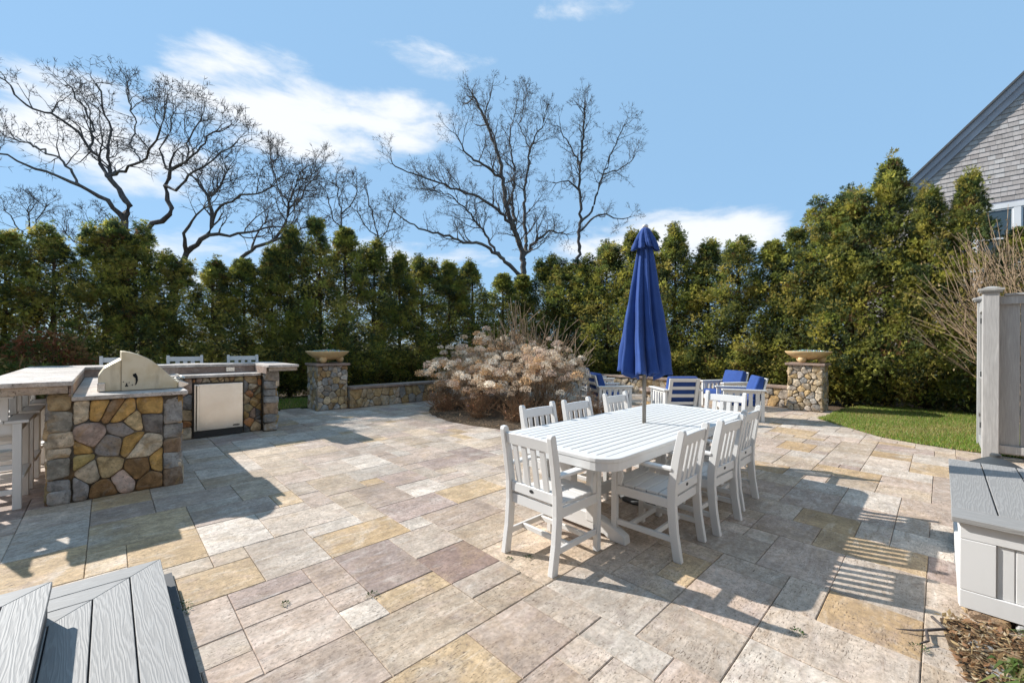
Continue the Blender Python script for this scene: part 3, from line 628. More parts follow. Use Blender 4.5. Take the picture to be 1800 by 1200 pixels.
def make_chair():
    t = thing('dining_chair', 'x', 'chair', group='white dining armchairs round the table')
    b = MB()
    for k in range(5): y = -.215 + k * .094; b.box(-.215 - .012 * (k > 3), .215 + .012 * (k > 3), y, y + .087, .425, .446)
    b.build('seat', MW, t, bevel=.006, seg=2)
    b = MB(); b.box(-.205, .205, .215, .238, .36, .424); b.box(-.236, -.212, -.20, .20, .36, .424); b.box(.212, .236, -.20, .20, .36, .424); b.box(-.205, .205, -.235, -.212, .36, .424); b.build('apron', MW, t)
    for sx in (-1, 1):
        X = sx * .222
        b = MB(); b.strip([((X, -.275, 0), (0, .058, 0)), ((X, -.243, .2), (0, .058, 0)), ((X, -.228, .38), (0, .062, 0)), ((X, -.232, .52), (0, .06, .006)), ((X, -.262, .72), (0, .056, .008)), ((X, -.297, .90), (0, .05, .008)), ((X, -.300, .918), (0, .030, .004))], .042, (1, 0, 0)); b.build('rear_leg', MW, t, bevel=.005, seg=2)
        b = MB(); b.box(X - .021, X + .021, .20, .245, 0, .625); b.prism([(.20, .42), (.20, .60), (.165, .56), (.15, .50), (.165, .44)], lambda y, z: (X - .012, y, z), lambda y, z: (X + .012, y, z)); b.build('front_leg', MW, t, bevel=.004)
        b = MB(); b.prism([(X - .028, -.235), (X + .028, -.235), (X + .034, .18), (X + .032, .25), (X + .015, .278), (X - .015, .278), (X - .032, .25), (X - .034, .18)], lambda x, y: (x, y, .626), lambda x, y: (x, y, .648)); b.build('armrest', MW, t, bevel=.005, seg=2)
        b = MB(); b.box(X - .012, X + .012, -.245, .2, .125, .165); b.build('side_stretcher', MW, t, bevel=.003)
    for y in (-.10, .10): b = MB(); b.box(-.21, .21, y - .012, y + .012, .127, .163); b.build('cross_stretcher', MW, t, bevel=.003)
    B = lambda z: -.232 - (z - .52) * .171 if z > .52 else -.230
    b = MB(); pts = []
    for k in range(9): s = -1 + k / 4; pts.append((s * .2, .874 + .004 * (1 - s * s)))
    poly = [(-.2, .795), (.2, .795)] + pts[::-1]
    b.prism(poly, lambda x, z: (x, B(z) - .014, z), lambda x, z: (x, B(z) + .014, z)); b.build('crest_rail', MW, t, bevel=.004)
    b = MB(); b.prism([(-.2, .445), (.2, .445), (.2, .515), (-.2, .515)], lambda x, z: (x, B(z) - .014, z), lambda x, z: (x, B(z) + .014, z)); rl = b.build('lower_rail', MW, t, bevel=.004)
    b = MB(); b.prism([(.019 * math.cos(k * math.pi / 10), .0115 * math.sin(k * math.pi / 10)) for k in range(20)], lambda x, z: (x, -.2462, .485 + z), lambda x, z: (x, -.2432, .485 + z)); b.build('badge', MBLACK, rl)
    for k in range(4):
        x = -.129 + k * .086; b = MB(); b.prism([(x - .024, .516), (x + .024, .516), (x + .024, .794), (x - .024, .794)], lambda x, z: (x, B(z) - .008, z), lambda x, z: (x, B(z) + .008, z)); b.build('back_slat', MW, t, bevel=.003)
    return t
ch = make_chair(); ch.location = (2.355, 1.975, 0); ch.rotation_euler = (0, 0, R(-90)); ch['label'] = 'white slatted armchair at the near end of the long table'
dup(ch, (3.06, 1.545, 0), R(1.5), 'white slatted armchair on the lawn side of the table, closest to the camera')
dup(ch, (3.71, 1.50, 0), R(-2), 'white slatted armchair in the middle of the lawn side of the table')
dup(ch, (4.38, 1.545, 0), R(1), 'white slatted armchair on the lawn side of the table, furthest along')
dup(ch, (3.09, 2.515, 0), R(180), 'white slatted armchair on the hydrangea side of the table, closest to the camera')
dup(ch, (3.71, 2.50, 0), R(181), 'white slatted armchair in the middle of the hydrangea side of the table')
dup(ch, (4.53, 2.53, 0), R(179), 'white slatted armchair on the hydrangea side of the table, beside the umbrella pole')
dup(ch, (5.40, 1.92, 0), R(91), 'white slatted armchair at the far end of the table')

# umbrella
um = thing('patio_umbrella', 'closed blue patio umbrella standing through the white table', 'umbrella', (3.80, 2.04, 0), R(20))
b = MB(); b.lathe([(.019, .03), (.019, 2.66)], 14); b.build('pole', MPOLE, um, smooth=True)
b = MB(); b.lathe([(.24, 0.002), (.24, .03), (.2, .05), (.05, .07), (.03, .09), (.03, .3)], 28); b.build('base', MBRONZE, um, smooth=True)
b = MB(); b.lathe([(.012, 2.655), (.028, 2.668), (.03, 2.682), (.018, 2.695), (.004, 2.70)], 16); b.build('finial', MW, um, smooth=True)
urng = random.Random(5); ph = [urng.uniform(-.12, .12) for _ in range(8)]; am = [urng.uniform(.75, 1.1) for _ in range(8)]
def canopy(z0, z1, r0, r1, depth0, depth1, nz, hem, p=1.0, n=128, folds=8):
    b = MB(); vs = []
    for j in range(nz + 1):
        t = j / nz; z = z0 + (z1 - z0) * t; rr = r0 + (r1 - r0) * t ** p; dep = depth0 + (depth1 - depth0) * t
        for k in range(n):
            a = 2 * math.pi * k / n; f = (a + .16 * math.sin(2 * a + .8) + .10 * math.sin(3 * a + 2.1)) / (2 * math.pi) * folds % folds; i = int(f) % folds; u = f - int(f)
            fold = abs(math.sin(math.pi * (u + .10 * math.sin(2 * math.pi * u)))) ** .75; fold2 = math.sin(4 * math.pi * u + ph[i] * 9)
            r = rr * (1 - dep * (1 - fold) * am[i] + .10 * dep * fold2 + .03 * math.sin(9 * t + i * 1.7) * t + .025 * math.sin(23 * t + 5 * a + i) * t)
            twist = (.30 * t + ph[i] * t) * dep
            vs.append((r * math.cos(a + twist), r * math.sin(a + twist), z + hem * t ** 4 * (fold * 1.0 - .5) + .012 * t * math.sin(i * 2.1)))
    fs = [(j * n + (k + 1) % n, j * n + k, (j + 1) * n + k, (j + 1) * n + (k + 1) % n) for j in range(nz) for k in range(n)]
    b.add(vs, fs); return b
o = canopy(2.55, 1.20, .052, .256, .25, .90, 44, .07, .82).build('canopy', MBLUE, um, smooth=True); sm = o.modifiers.new('thickness', 'SOLIDIFY'); sm.thickness = .003
o = canopy(2.66, 2.46, .028, .140, .05, .55, 12, -.05, .75).build('vent_cap', MBLUE, um, smooth=True); sm = o.modifiers.new('thickness', 'SOLIDIFY'); sm.thickness = .003
for k in range(8):
    a = 2 * math.pi * k / 8 + .3; b = MB(); b.tube([(.03 * math.cos(a), .03 * math.sin(a), 2.5), (.10 * math.cos(a), .10 * math.sin(a), 1.3)], .006, 6); b.build('rib', MPOLE, um)

# ---------------------------------------------------------------- lounge seating
def make_lounge():
    t = thing('lounge_chair', 'x', 'lounge chair', group='lounge chairs with blue cushions')
    for sx in (-1, 1):
        X = sx * .345
        b = MB(); b.box(X - .025, X + .025, .31, .37, 0, .605); b.build('leg', MSAND, t, bevel=.004)
        b = MB(); b.box(X - .025, X + .025, -.37, -.31, 0, .605); b.build('leg', MSAND, t, bevel=.004)
        b = MB(); b.box(X - .06, X + .05, -.40, .40, .607, .637); b.build('armrest', MSAND, t, bevel=.006, seg=2)
        b = MB(); b.box(X - .015, X + .015, -.309, .309, .20, .27); b.build('side_rail', MSAND, t); b = MB(); b.box(X - .015, X + .015, -.309, .309, .555, .605); b.build('side_rail', MSAND, t)
        b = MB()
        for k in range(5): y = -.25 + k * .125; b.box(X - .011, X + .011, y - .035, y + .035, .271, .554)
        b.build('side_slat', MSAND, t)
    b = MB(); b.box(-.319, .319, .33, .355, .19, .29); b.box(-.319, .319, -.36, .328, .275, .297); b.build('seat_frame', MSAND, t)
    B = lambda z: -.29 - (z - .28) * .25
    b = MB()
    for sx in (-1, 1): b.strip([((sx * .27, B(.2), .2), (0, .035, 0)), ((sx * .27, B(.86), .86), (0, .035, 0))], .07, (1, 0, 0))
    for z0, z1 in ((.79, .86), (.635, .70), (.48, .545), (.33, .39)): b.strip([((0, B(z0) + .002, z0), (0, .024, 0)), ((0, B(z1) + .002, z1), (0, .024, 0))], .47, (1, 0, 0))
    b.build('backrest', MSAND, t, bevel=.004)
    b = MB(); b.box(-.305, .305, -.27, .37, .30, .435); b.build('seat_cushion', MBLUE, t, bevel=.035, seg=4, smooth=True)
    b = MB(); b.strip([((0, B(.43) + .10, .43), (0, .14, .03)), ((0, B(.65) + .10, .65), (0, .16, .035)), ((0, B(.89) + .10, .89), (0, .11, .03))], .60, (1, 0, 0)); b.build('back_cushion', MBLUE, t, bevel=.035, seg=4, smooth=True)
    return t
def rz_to(x, y, tx, ty): return math.atan2(-(tx - x), ty - y)
FT = (9.75, 4.75)
lc = make_lounge(); lc.location = (8.0, 5.15, 0); lc.rotation_euler = (0, 0, R(-124)); lc['label'] = 'white lounge chair with blue cushions nearest the dry hydrangeas'
dup(lc, (9.55, 6.55, 0), R(-128), 'white lounge chair with blue cushions behind the one by the hydrangeas')
dup(lc, (8.42, 3.83, 0), R(-41), 'white lounge chair seen from behind with slatted back below the umbrella')
dup(lc, (9.45, 2.93, 0), R(30), 'white lounge chair with blue cushions seen from its side, nearest the lawn')
dup(lc, (11.0, 3.75, 0), R(62), 'white lounge chair with blue cushions next to the stone wall, half hidden behind another')
ft = thing('fire_table', 'low round stone fire table between the lounge chairs', 'fire table', (*FT, 0)); b = MB()
b.lathe([(.42, 0), (.42, .40)], 28, col=MORTAR)
for k in range(12):
    a0 = 2 * math.pi * k / 12; P = (lambda a0: lambda s, t_, d: Vector(((.425 + d) * math.cos(a0 + s / .425), (.425 + d) * math.sin(a0 + s / .425), t_)))(a0)
    mosaic(b, P, 0, .2225, 0, .40, .15, 200 + k, PALEST + [((.4, .26, .12), 5)])
b.build('stonework', MSTONE, ft, smooth=True)
b = MB(); b.lathe([(.05, .402), (.54, .402), (.55, .41), (.55, .445), (.54, .455), (.05, .455)], 36); b.build('capstone', MCAP, ft, smooth=False)

# ---------------------------------------------------------------- grey deck steps, bench, fence, lamp
def frame_deck(name, label, cx, cy, z, ww, ext, thick=.028):
    """mitred border boards running back from the outer corner (cx, cy) towards -x and -y"""
    t = thing(name, label, 'step', (cx, cy, 0), group='grey composite deck steps'); by = MB(); bx = MB()
    g_ = .006; k = 0
    while k * ww < ext - .2:
        a, c = k * ww + g_ / 2, (k + 1) * ww - g_ / 2
        by.prism([(-a, -a - .0015), (-c, -c - .0015), (-c, -ext), (-a, -ext)], lambda x, y: (x, y, z - thick), lambda x, y: (x, y, z))
        bx.prism([(-a - .0015, -a), (-ext, -a), (-ext, -c), (-c - .0015, -c)], lambda x, y: (x, y, z - thick), lambda x, y: (x, y, z)); k += 1
    by.build('tread_boards', MDECKY, t, bevel=.003, seg=2); bx.build('tread_boards', MDECKX, t, bevel=.003, seg=2)
    return t
lo = frame_deck('deck_step', 'lower grey composite deck step with mitred boards', .243, 3.40, .15, .148, 3.0)
b = MB(); b.box(-3, -.018, -3, -.018, 0.001, .121); b.build('riser', MSKIRT, lo)
b = MB(); b.box(-.016, .058, -3, .06, .001, .018); b.build('drip_edge', MSKIRT, lo)
up = frame_deck('deck_step', 'upper grey composite deck step overlapping the lower one', -.19, 3.06, .32, .148, 2.6)
b = MB(); b.box(-2.6, -.018, -2.6, -.018, .151, .291); b.build('riser', MSKIRT, up)

bn = thing('storage_bench', 'white panelled storage bench with grey plank top', 'bench', (3.42, -.075, 0)); BZ = .56
b = MB()
for k in range(6): y1 = .03 - k * .185; b.box(.175, 1.70, y1 - .178, y1, BZ - .028, BZ)
b.build('top_boards', MDECKX, bn, bevel=.003, seg=2)
b = MB(); b.box(-.035, .168, -1.08, .032, BZ - .028, BZ + .0005); b.build('top_border', MDECKY, bn, bevel=.003, seg=2)
b = MB(); b.box(.02, 1.66, -1.04, -.02, .06, BZ - .03); b.build('body', MPAINT, bn)
b = MB(); b.box(-.005, .018, -.135, 0, .16, .44); b.box(-.005, .018, -1.04, 0, .06, .158); b.box(-.005, .018, -1.04, 0, .442, BZ - .03)
b.box(.02, 1.66, -.018, .004, .06, .15); b.box(.02, 1.66, -.018, .004, .44, BZ - .03); b.box(.02, .14, -.018, .004, .152, .438); b.box(1.54, 1.66, -.018, .004, .152, .438); b.build('panel_frame', MPAINT, bn, bevel=.003)
b = MB()
for k in range(14): y1 = -.137 - k * .0665; b.box(.006, .0195, y1 - .061, y1 - .0, .16, .44); b.box(.010, .0195, y1 - .0665, y1 - .0605, .16, .44)
b.build('beadboard', MPAINT, bn, bevel=.002)
b = MB(); r = random.Random(2)
for k in range(9): x = .04 + k * .18; stone(b, [(x, .0), (x + .17, 0), (x + .17, .06), (x, .06)], face((0, -.03, 0), (1, 0, 0), (0, 1, 0)), r, pick(r, QUOIN)); 
for k in range(6): y = -.03 - k * .17; stone(b, [(y - .16, .0), (y, 0), (y, .06), (y - .16, .06)], face((.02, 0, 0), (0, 1, 0), (-1, 0, 0)), r, pick(r, QUOIN))
b.build('footing', MSTONE, bn)

CED = [(.38, .37, .355), (.43, .415, .395), (.345, .34, .33), (.40, .385, .355)]
def cedar(r): c = r.choice(CED); return (*scaled(c, r.uniform(.9, 1.12)), r.random())
fe = thing('wooden_fence', 'tall weathered grey wooden fence corner with capped post and gate', 'fence', (8.55, -.46, 0)); r = random.Random(4); FH = 2.24
b = MB(); b.box(-.075, .075, -.075, .075, 0, FH, cedar(r)); po = b.build('post', MCEDAR, fe, bevel=.006)
def cap(mb, x, y, z, c): mb.box(x - .10, x + .10, y - .10, y + .10, z + .001, z + .024, c); mb.box(x - .115, x + .115, y - .115, y + .115, z + .025, z + .055, c); mb.prism([(-.09, -.09), (.09, -.09), (.09, .09), (-.09, .09)], lambda a, d: (x + a, y + d, z + .056), lambda a, d: (x + a * .3, y + d * .3, z + .085), c)
b = MB(); cap(b, 0, 0, FH, cedar(r)); b.build('post_cap', MCEDAR, po)
b = MB(); y = -.078
while y > -2.4: wd = r.uniform(.17, .21); b.box(.05, .072, y - wd + .005, y, .08, FH - .16, cedar(r)); y -= wd
b.build('board_panel', MCEDAR, fe, bevel=.003)
b = MB(); b.box(.0, .05, -2.4, -.078, FH - .16, FH - .05, cedar(r)); b.box(-.02, .09, -2.4, -.12, FH - .048, FH - .02, cedar(r)); b.build('rail', MCEDAR, fe, bevel=.004); b = MB(); b.box(.01, .049, -2.4, -.078, .10, .2, cedar(r)); b.build('rail', MCEDAR, fe, bevel=.004)
# gate leaf running away from the post, with its frame and hinges
b = MB(); x = .14
while x < 1.0: wd = r.uniform(.11, .14); b.box(x, x + wd - .005, .01, .03, .10, FH - .17, cedar(r)); x += wd
gt = b.build('gate', MCEDAR, fe, bevel=.003)
b = MB(); c = cedar(r); b.box(.10, .19, .032, .062, .06, FH - .12, c); b.box(.95, 1.04, .032, .062, .06, FH - .12, c); b.box(.192, .948, .032, .062, FH - .22, FH - .12, c); b.box(.192, .948, .032, .062, .06, .18, c); b.box(.192, .948, .032, .062, 1.05, 1.15, c); b.build('gate_frame', MCEDAR, gt, bevel=.003)
for z in (.42, 1.12, 1.85): b = MB(); b.box(.05, .30, .063, .072, z, z + .035); b.tube([(.085, .08, z - .02), (.085, .08, z + .055)], .011, 8); b.build('hinge', MBRONZE, gt)
b = MB(); b.box(1.06, 1.2, -.06, .075, 0, FH - .03, cedar(r)); p2 = b.build('post', MCEDAR, fe, bevel=.006); b = MB(); cap(b, 1.13, .008, FH - .03, cedar(r)); b.build('post_cap', MCEDAR, p2)
b = MB(); b.box(.078, 1.058, -.045, .055, FH - .118, FH - .06, cedar(r)); b.build('gate_header', MCEDAR, fe)

lp = thing('garden_lamp', 'dark metal lamp with flared cone behind the grey plank bench', 'lamp', (6.02, -.36, 0)); b = MB(); b.lathe([(.03, 0), (.03, .385)], 12); b.build('post', MBRONZE, lp, smooth=True)
b = MB(); b.lathe([(.165, .386), (.168, .394), (.11, .432), (.055, .460), (.038, .470), (.038, .495), (.028, .502)], 32); b.build('lamp_shade', MBRONZE, lp)
lp = thing('path_light', 'short dark bollard light in the hydrangea bed', 'path light', (5.58, 7.12, 0)); b = MB(); b.lathe([(.055, 0), (.055, .17)], 16); b.build('post', MBLACK, lp)
b = MB(); b.lathe([(.04, .171), (.04, .225)], 16); b.build('lens', MFGLASS, lp); b = MB(); b.lathe([(.058, .226), (.062, .232), (.062, .25), (.05, .262)], 16); b.build('lamp_cap', MBLACK, lp)

# ---------------------------------------------------------------- neighbouring house
HU, RV, RZ, SL = 17.0, -3.4, 10.47, 1.04       # gable wall plane, ridge position, ridge height, rake slope
hs = thing('shingled_house', 'grey shingled house gable rising behind the arborvitae and the wooden fence', 'house', (HU, RV, 0)); r = random.Random(8)
HWID = 5.6
def zr(v): return RZ - SL * abs(v)             # v measured from the ridge
WIN = (1.36, 2.72, 3.62, 5.18)                 # window opening: from, to, bottom, top
b = MB(); z = 0.0; row = 0; CH = .128
while z < RZ - .3:
    half = min(HWID, (RZ - .12 - z) / SL); v = -half + (row % 2) * .07
    x_ = -half
    while x_ < half:
        wd = r.uniform(.09, .22); v0, v1 = x_, min(x_ + wd, half); x_ += wd; zt = z + CH
        if v1 - v0 < .02: continue
        h0, h1 = min(zt + .02, zr(v0)), min(zt + .02, zr(v1))
        if h0 <= z + .005 and h1 <= z + .005: continue
        if v1 > WIN[0] - .08 and v0 < WIN[1] + .08 and zt > WIN[2] - .08 and z < WIN[3] + .10: continue
        c0 = r.choice([(.48, .435, .41), (.54, .49, .465), (.43, .385, .36), (.50, .45, .42), (.56, .525, .50)]); c0 = (*scaled(c0, r.uniform(.9, 1.08)), r.random()); d = r.uniform(.020, .026)
        b.add([(-d, v0 + .002, z), (-d, v1 - .002, z), (-.004, v1 - .002, max(h1, z + .006)), (-.004, v0 + .002, max(h0, z + .006)), (.0, v0 + .002, z), (.0, v1 - .002, z)], [(1, 0, 3, 2), (0, 1, 5, 4)], c0)
    z += CH; row += 1
b.build('shingles', MSHING, hs)
b = MB(); b.prism([(-HWID, 0), (HWID, 0), (HWID, zr(HWID)), (0, RZ - .01), (-HWID, zr(HWID))], lambda y, z: (.002, y, z), lambda y, z: (9, y, z - .0)); b.build('wall', MTRIM, hs)
for sg in (1, -1):
    b = MB(); e = HWID + .35
    def P2(v, dz): return (sg * v, RZ - SL * v + dz)
    b.prism([P2(0, -.33), P2(e, -.33), P2(e, -.06), P2(0, -.06)], lambda y, z: (-.055, y, z), lambda y, z: (-.027, y, z))
    b.prism([P2(0, -.10), P2(e, -.10), P2(e, .10), P2(0, .10)], lambda y, z: (-.13, y, z), lambda y, z: (-.056, y, z)); b.build('rake_board', MTRIM, hs)
    b = MB(); b.prism([P2(0, .101), P2(e + .08, .101), P2(e + .08, .17), P2(0, .17)], lambda y, z: (-.19, y, z), lambda y, z: (9.3, y, z)); b.build('roof', MROOF, hs)
wn = MB(); a0, a1, z0, z1 = WIN
wn.box(-.05, .0, a0 - .10, a0, z0, z1); wn.box(-.05, 0, a1, a1 + .10, z0, z1); wn.box(-.055, 0, a0 - .12, a1 + .12, z1 + .001, z1 + .13); wn.box(-.08, 0, a0 - .13, a1 + .13, z0 - .07, z0 - .001)
mid = (a0 + a1) / 2; wn.box(-.05, 0, mid - .06, mid + .06, z0, z1)
for q0, q1 in ((a0, mid - .06), (mid + .06, a1)):
    wn.box(-.035, 0, q0, q0 + .035, z0, z1); wn.box(-.035, 0, q1 - .035, q1, z0, z1); wn.box(-.035, 0, q0 + .035, q1 - .035, z1 - .04, z1 - .002); wn.box(-.036, 0, q0 + .035, q1 - .035, (z0 + z1) / 2 - .025, (z0 + z1) / 2 + .025); wn.box(-.035, 0, q0 + .035, q1 - .035, z0 + .002, z0 + .05)
wo = wn.build('window', MTRIMW, hs)
b = MB()
for q0, q1 in ((a0 + .035, mid - .095), (mid + .095, a1 - .035)): b.add([(-.008, q0, z0 + .03), (-.008, q1, z0 + .03), (-.008, q1, z1 - .03), (-.008, q0, z1 - .03)], [(1, 0, 3, 2)])
b.build('pane', MGLASS, wo)
b = MB(); k = 0
for q0, q1 in ((a0 + .04, mid - .10), (mid + .10, a1 - .04)):
    zz = z0 + .06
    while zz < z1 - .06: b.add([(-.0075, q0, zz), (-.0075, q1, zz), (-.004, q1, zz + .05), (-.004, q0, zz + .05)], [(1, 0, 3, 2)]); zz += .075
hs.location = (HU, RV, 0)

# the house the patio belongs to, unseen; added round behind the steps and bench to block sky fill
hm = thing('shingled_house', 'grey shingled house the patio and grey deck steps belong to, added unseen behind the viewer to block sky light', 'house', (-3.4, -3.3, 0)); r = random.Random(18)
def shingle_wall(P, W, H, holes):
    b = MB(); z = 0.0; row = 0
    while z < H:
        x_ = -.1 * (row % 2)
        while x_ < W:
            wd = r.uniform(.12, .3); v0, v1 = max(0, x_), min(x_ + wd, W); x_ += wd
            if v1 - v0 < .02 or any(v1 > h[0] and v0 < h[1] and z + .14 > h[2] and z < h[3] for h in holes): continue
            c0 = r.choice([(.44, .41, .39), (.50, .47, .45), (.40, .365, .35)]); d = r.uniform(.02, .026)
            b.add([P(v0 + .002, z, d), P(v1 - .002, z, d), P(v1 - .002, z + .165, .004), P(v0 + .002, z + .165, .004)], [(0, 1, 2, 3)], (*scaled(c0, r.uniform(.9, 1.08)), r.random()))
        z += .145; row += 1
    return b
PA = lambda s_, z, d: Vector((s_, d, z)); PB = lambda s_, z, d: Vector((d, s_, z))
HA = [(2.0, 3.6, .9, 2.3), (6.2, 8.0, .05, 2.2)]; HB = [(1.2, 2.9, .35, 2.5), (4.6, 6.0, 1.0, 2.3)]
shingle_wall(PA, 12.0, 5.3, HA).build('shingles', MSHING, hm); shingle_wall(PB, 7.6, 5.3, HB).build('shingles', MSHING, hm)
b = MB(); b.box(-5, 12.0, -5, -.002, -.05, 5.3); b.box(-5, -.002, .0, 7.6, -.05, 5.3); b.build('wall', MTRIM, hm)
b = MB(); b.prism([(.45, 5.25), (-5, 8.9), (-5, 9.05), (.45, 5.40)], lambda y, z: (-5, y, z), lambda y, z: (12.3, y, z)); b.build('roof', MROOF, hm)
b = MB(); b.prism([(.45, 5.25), (-5, 8.9), (-5, 9.05), (.45, 5.40)], lambda x, z: (x, .46, z), lambda x, z: (x, 7.9, z)); b.build('roof', MROOF, hm)
for P, hs_ in ((PA, HA), (PB, HB)):
    for x0, x1, z0, z1 in hs_:
        b = MB()
        for q0, q1, t0, t1 in ((x0 - .1, x0, z0, z1), (x1, x1 + .1, z0, z1), (x0 - .1, x1 + .1, z1 + .001, z1 + .12), (x0 - .1, x1 + .1, z0 - .06, z0 - .001), ((x0 + x1) / 2 - .03, (x0 + x1) / 2 + .03, z0, z1)):
            c = [P(q0, t0, 0), P(q1, t0, 0), P(q1, t1, 0), P(q0, t1, 0), P(q0, t0, .05), P(q1, t0, .05), P(q1, t1, .05), P(q0, t1, .05)]; b.add(c, [(3, 2, 1, 0), (4, 5, 6, 7), (0, 1, 5, 4), (1, 2, 6, 5), (2, 3, 7, 6), (3, 0, 4, 7)])
        wo = b.build('window', MTRIMW, hm); b = MB(); b.add([P(x0, z0, .012), P(x1, z0, .012), P(x1, z1, .012), P(x0, z1, .012)], [(0, 1, 2, 3)]); b.build('pane', MGLASS, wo)

# ---------------------------------------------------------------- arborvitae hedge
GREENS = [(0.227, 0.258, 0.056), (0.322, 0.316, 0.065), (0.116, 0.151, 0.049), (0.395, 0.354, 0.072), (0.207, 0.218, 0.063), (0.066, 0.090, 0.037), (0.384, 0.321, 0.085), (0.055, 0.079, 0.035)]
def spray(vs_, fs_, cs_, p, d, r, ln, col):
    """a flat fan of scale-leaf fronds growing from p along d"""
    d = d.normalized(); side = d.cross(Vector((r.gauss(0, 1), r.gauss(0, 1), r.gauss(0, 1)))).normalized(); nrm = side.cross(d)
    for k in range(4):
        a = (k - 1.5) * r.uniform(.38, .62) + r.gauss(0, .15); dd = d * math.cos(a) + side * math.sin(a) + nrm * r.gauss(0, .18); l = ln * r.uniform(.7, 1.1) * (1 if 0 < k < 3 else .75); w_ = l * r.uniform(.09, .15)
        s2 = (side * math.cos(a) - d * math.sin(a)) * w_; m = p + dd * l * .5 + nrm * r.gauss(0, .01); t = p + dd * l - UP * l * r.uniform(0, .18)
        o = len(vs_); vs_ += [tuple(p), tuple(m + s2), tuple(t), tuple(m - s2)]; fs_.append((o, o + 1, o + 2, o + 3)); cs_.append(col)
def arbor_proto(seed, H, Rm, nb, name, open_=0.0, lean=0.0):
    r = random.Random(seed); V, F, C = [], [], []; tw = MB()
    lobes = [(r.uniform(0, 6.28), r.uniform(.10, .9), r.uniform(.14, .38), r.uniform(.4, .9)) for _ in range(12)]
    def radius(h, a):
        base = (min(1, (h + .06) / .22)) ** .6 * max(0, 1 - max(0, h - .25) / .75) ** .80 + .026
        k = 1.0
        for la, lh, amp, wd in lobes:
            da = abs((a - la + math.pi) % (2 * math.pi) - math.pi); k += amp * math.exp(-(da / wd) ** 2 - ((h - lh) / .13) ** 2)
        return Rm * base * k * .80
    holes = [(r.uniform(0, 6.28), r.uniform(.15, .85), r.uniform(.25, .5), r.uniform(.04, .09)) for _ in range(int(10 * open_))]
    tw.tube([(0, 0, 0), (.03, .02, H * .3), (-.02, .03, H * .65), (0, 0, H * .96)], [.07, .055, .035, .008], 7)
    two = r.random() < .45
    for q in range(nb):
        h = (r.random() ** 1.05 * .985) if q > 6 else r.uniform(.9, 1.02); a = r.uniform(0, 6.28); rad = radius(h, a)
        if any(abs((a - ha + math.pi) % 6.283 - math.pi) < hw and abs(h - hh) < ht for ha, hh, hw, ht in holes) and r.random() < .85: continue
        f = (1 - .62 * r.random() ** 2.2) if q > 6 else .8; z = .12 + h * (H - .2); out_ = Vector((math.cos(a), math.sin(a), 0)); tipp = out_ * rad * f + UP * z + Vector((lean * h * h, lean * .6 * h * h, 0))
        if two and h > .62: tipp += Vector((.28, -.1, -.12)) * (1 if r.random() < .5 else -1) * (h - .62) * 2.2
        root = Vector((0, 0, max(.1, z - rad * .55)))
        if f > .55 and r.random() < .6: tw.tube([root, (root + tipp) / 2 + Vector((0, 0, -.04)), tipp], [.014, .010, .004], 4, caps=False)
        base = r.choice(GREENS); k = r.uniform(.75, 1.2); br = r.random() < .04
        axis = (out_ * r.uniform(.5, 1.0) + UP * r.uniform(.35, 1.1) + Vector((r.gauss(0, .3), r.gauss(0, .3), 0))).normalized()
        cl = r.uniform(.17, .31) * (1 - .5 * h * h); n = int(r.uniform(32, 48))
        for s in range(n):
            t = r.uniform(-.5, 1); off_ = Vector((r.gauss(0, 1), r.gauss(0, 1), r.gauss(0, .8))) * cl * .42 * (1.15 - .5 * max(0, t)); p = tipp + axis * t * cl + off_
            d = axis * .8 + off_.normalized() * .7 + Vector((r.gauss(0, .25), r.gauss(0, .25), r.gauss(.1, .25)))
            cc = scaled(base, k * r.uniform(.75, 1.3))
            if br and r.random() < .6: cc = scaled((.16, .09, .04), r.uniform(.7, 1.2))
            spray(V, F, C, p, d, r, r.uniform(.055, .105), (*cc, 1))
    t = thing('arborvitae', 'x', 'tree', group='arborvitae trees of the tall hedge')
    m = MB(); m.v, m.f, m.c = V, F, C; m.build('crown', MLEAF, t); tw.build('trunk', MTRUNK, t); return t
PROT = [arbor_proto(1, 5.0, .95, 560, 'a', .9), arbor_proto(2, 5.0, 1.08, 590, 'b', .7, .12), arbor_proto(3, 5.0, .98, 510, 'c', 1.3, -.1), arbor_proto(4, 5.0, 1.0, 560, 'd', 1.1, .05), arbor_proto(5, 5.0, 1.05, 540, 'e', 1.2, -.15), arbor_proto(6, 5.0, 1.0, 550, 'f', 1.0, .18), arbor_proto(7, 5.0, 1.08, 570, 'g', 1.4)]
HEDGE_BACK = [(-2.3, 4.2), (-1.5, 3.9), (-.8, 3.85), (-.05, 4.15), (.42, 4.3), (1.15, 3.75), (1.9, 3.8), (2.6, 3.75), (3.3, 4.2), (3.75, 4.75), (4.5, 5.15), (5.35, 5.2), (6.3, 4.75), (7.2, 4.6), (8.2, 4.65), (9.3, 4.8), (10.5, 4.7), (11.9, 4.7), (13.1, 4.8)]
HEDGE_SIDE = [(12.2, 5.3), (11.2, 5.3), (10.1, 5.1), (9.15, 5.6), (8.2, 5.75), (7.2, 5.9), (6.3, 5.7), (5.3, 5.1), (4.4, 4.8), (3.5, 4.6), (2.85, 5.0), (2.3, 5.45), (1.7, 5.75), (.95, 6.2), (.25, 5.4), (-.42, 5.7), (-1.2, 4.3), (-2.2, 4.8)]
ORD = ['first', 'second', 'third', 'fourth', 'fifth', 'sixth', 'seventh', 'eighth', 'ninth', 'tenth', 'eleventh', 'twelfth', 'thirteenth', 'fourteenth', 'fifteenth', 'sixteenth', 'seventeenth', 'eighteenth', 'nineteenth']
hr = random.Random(77); first = set()
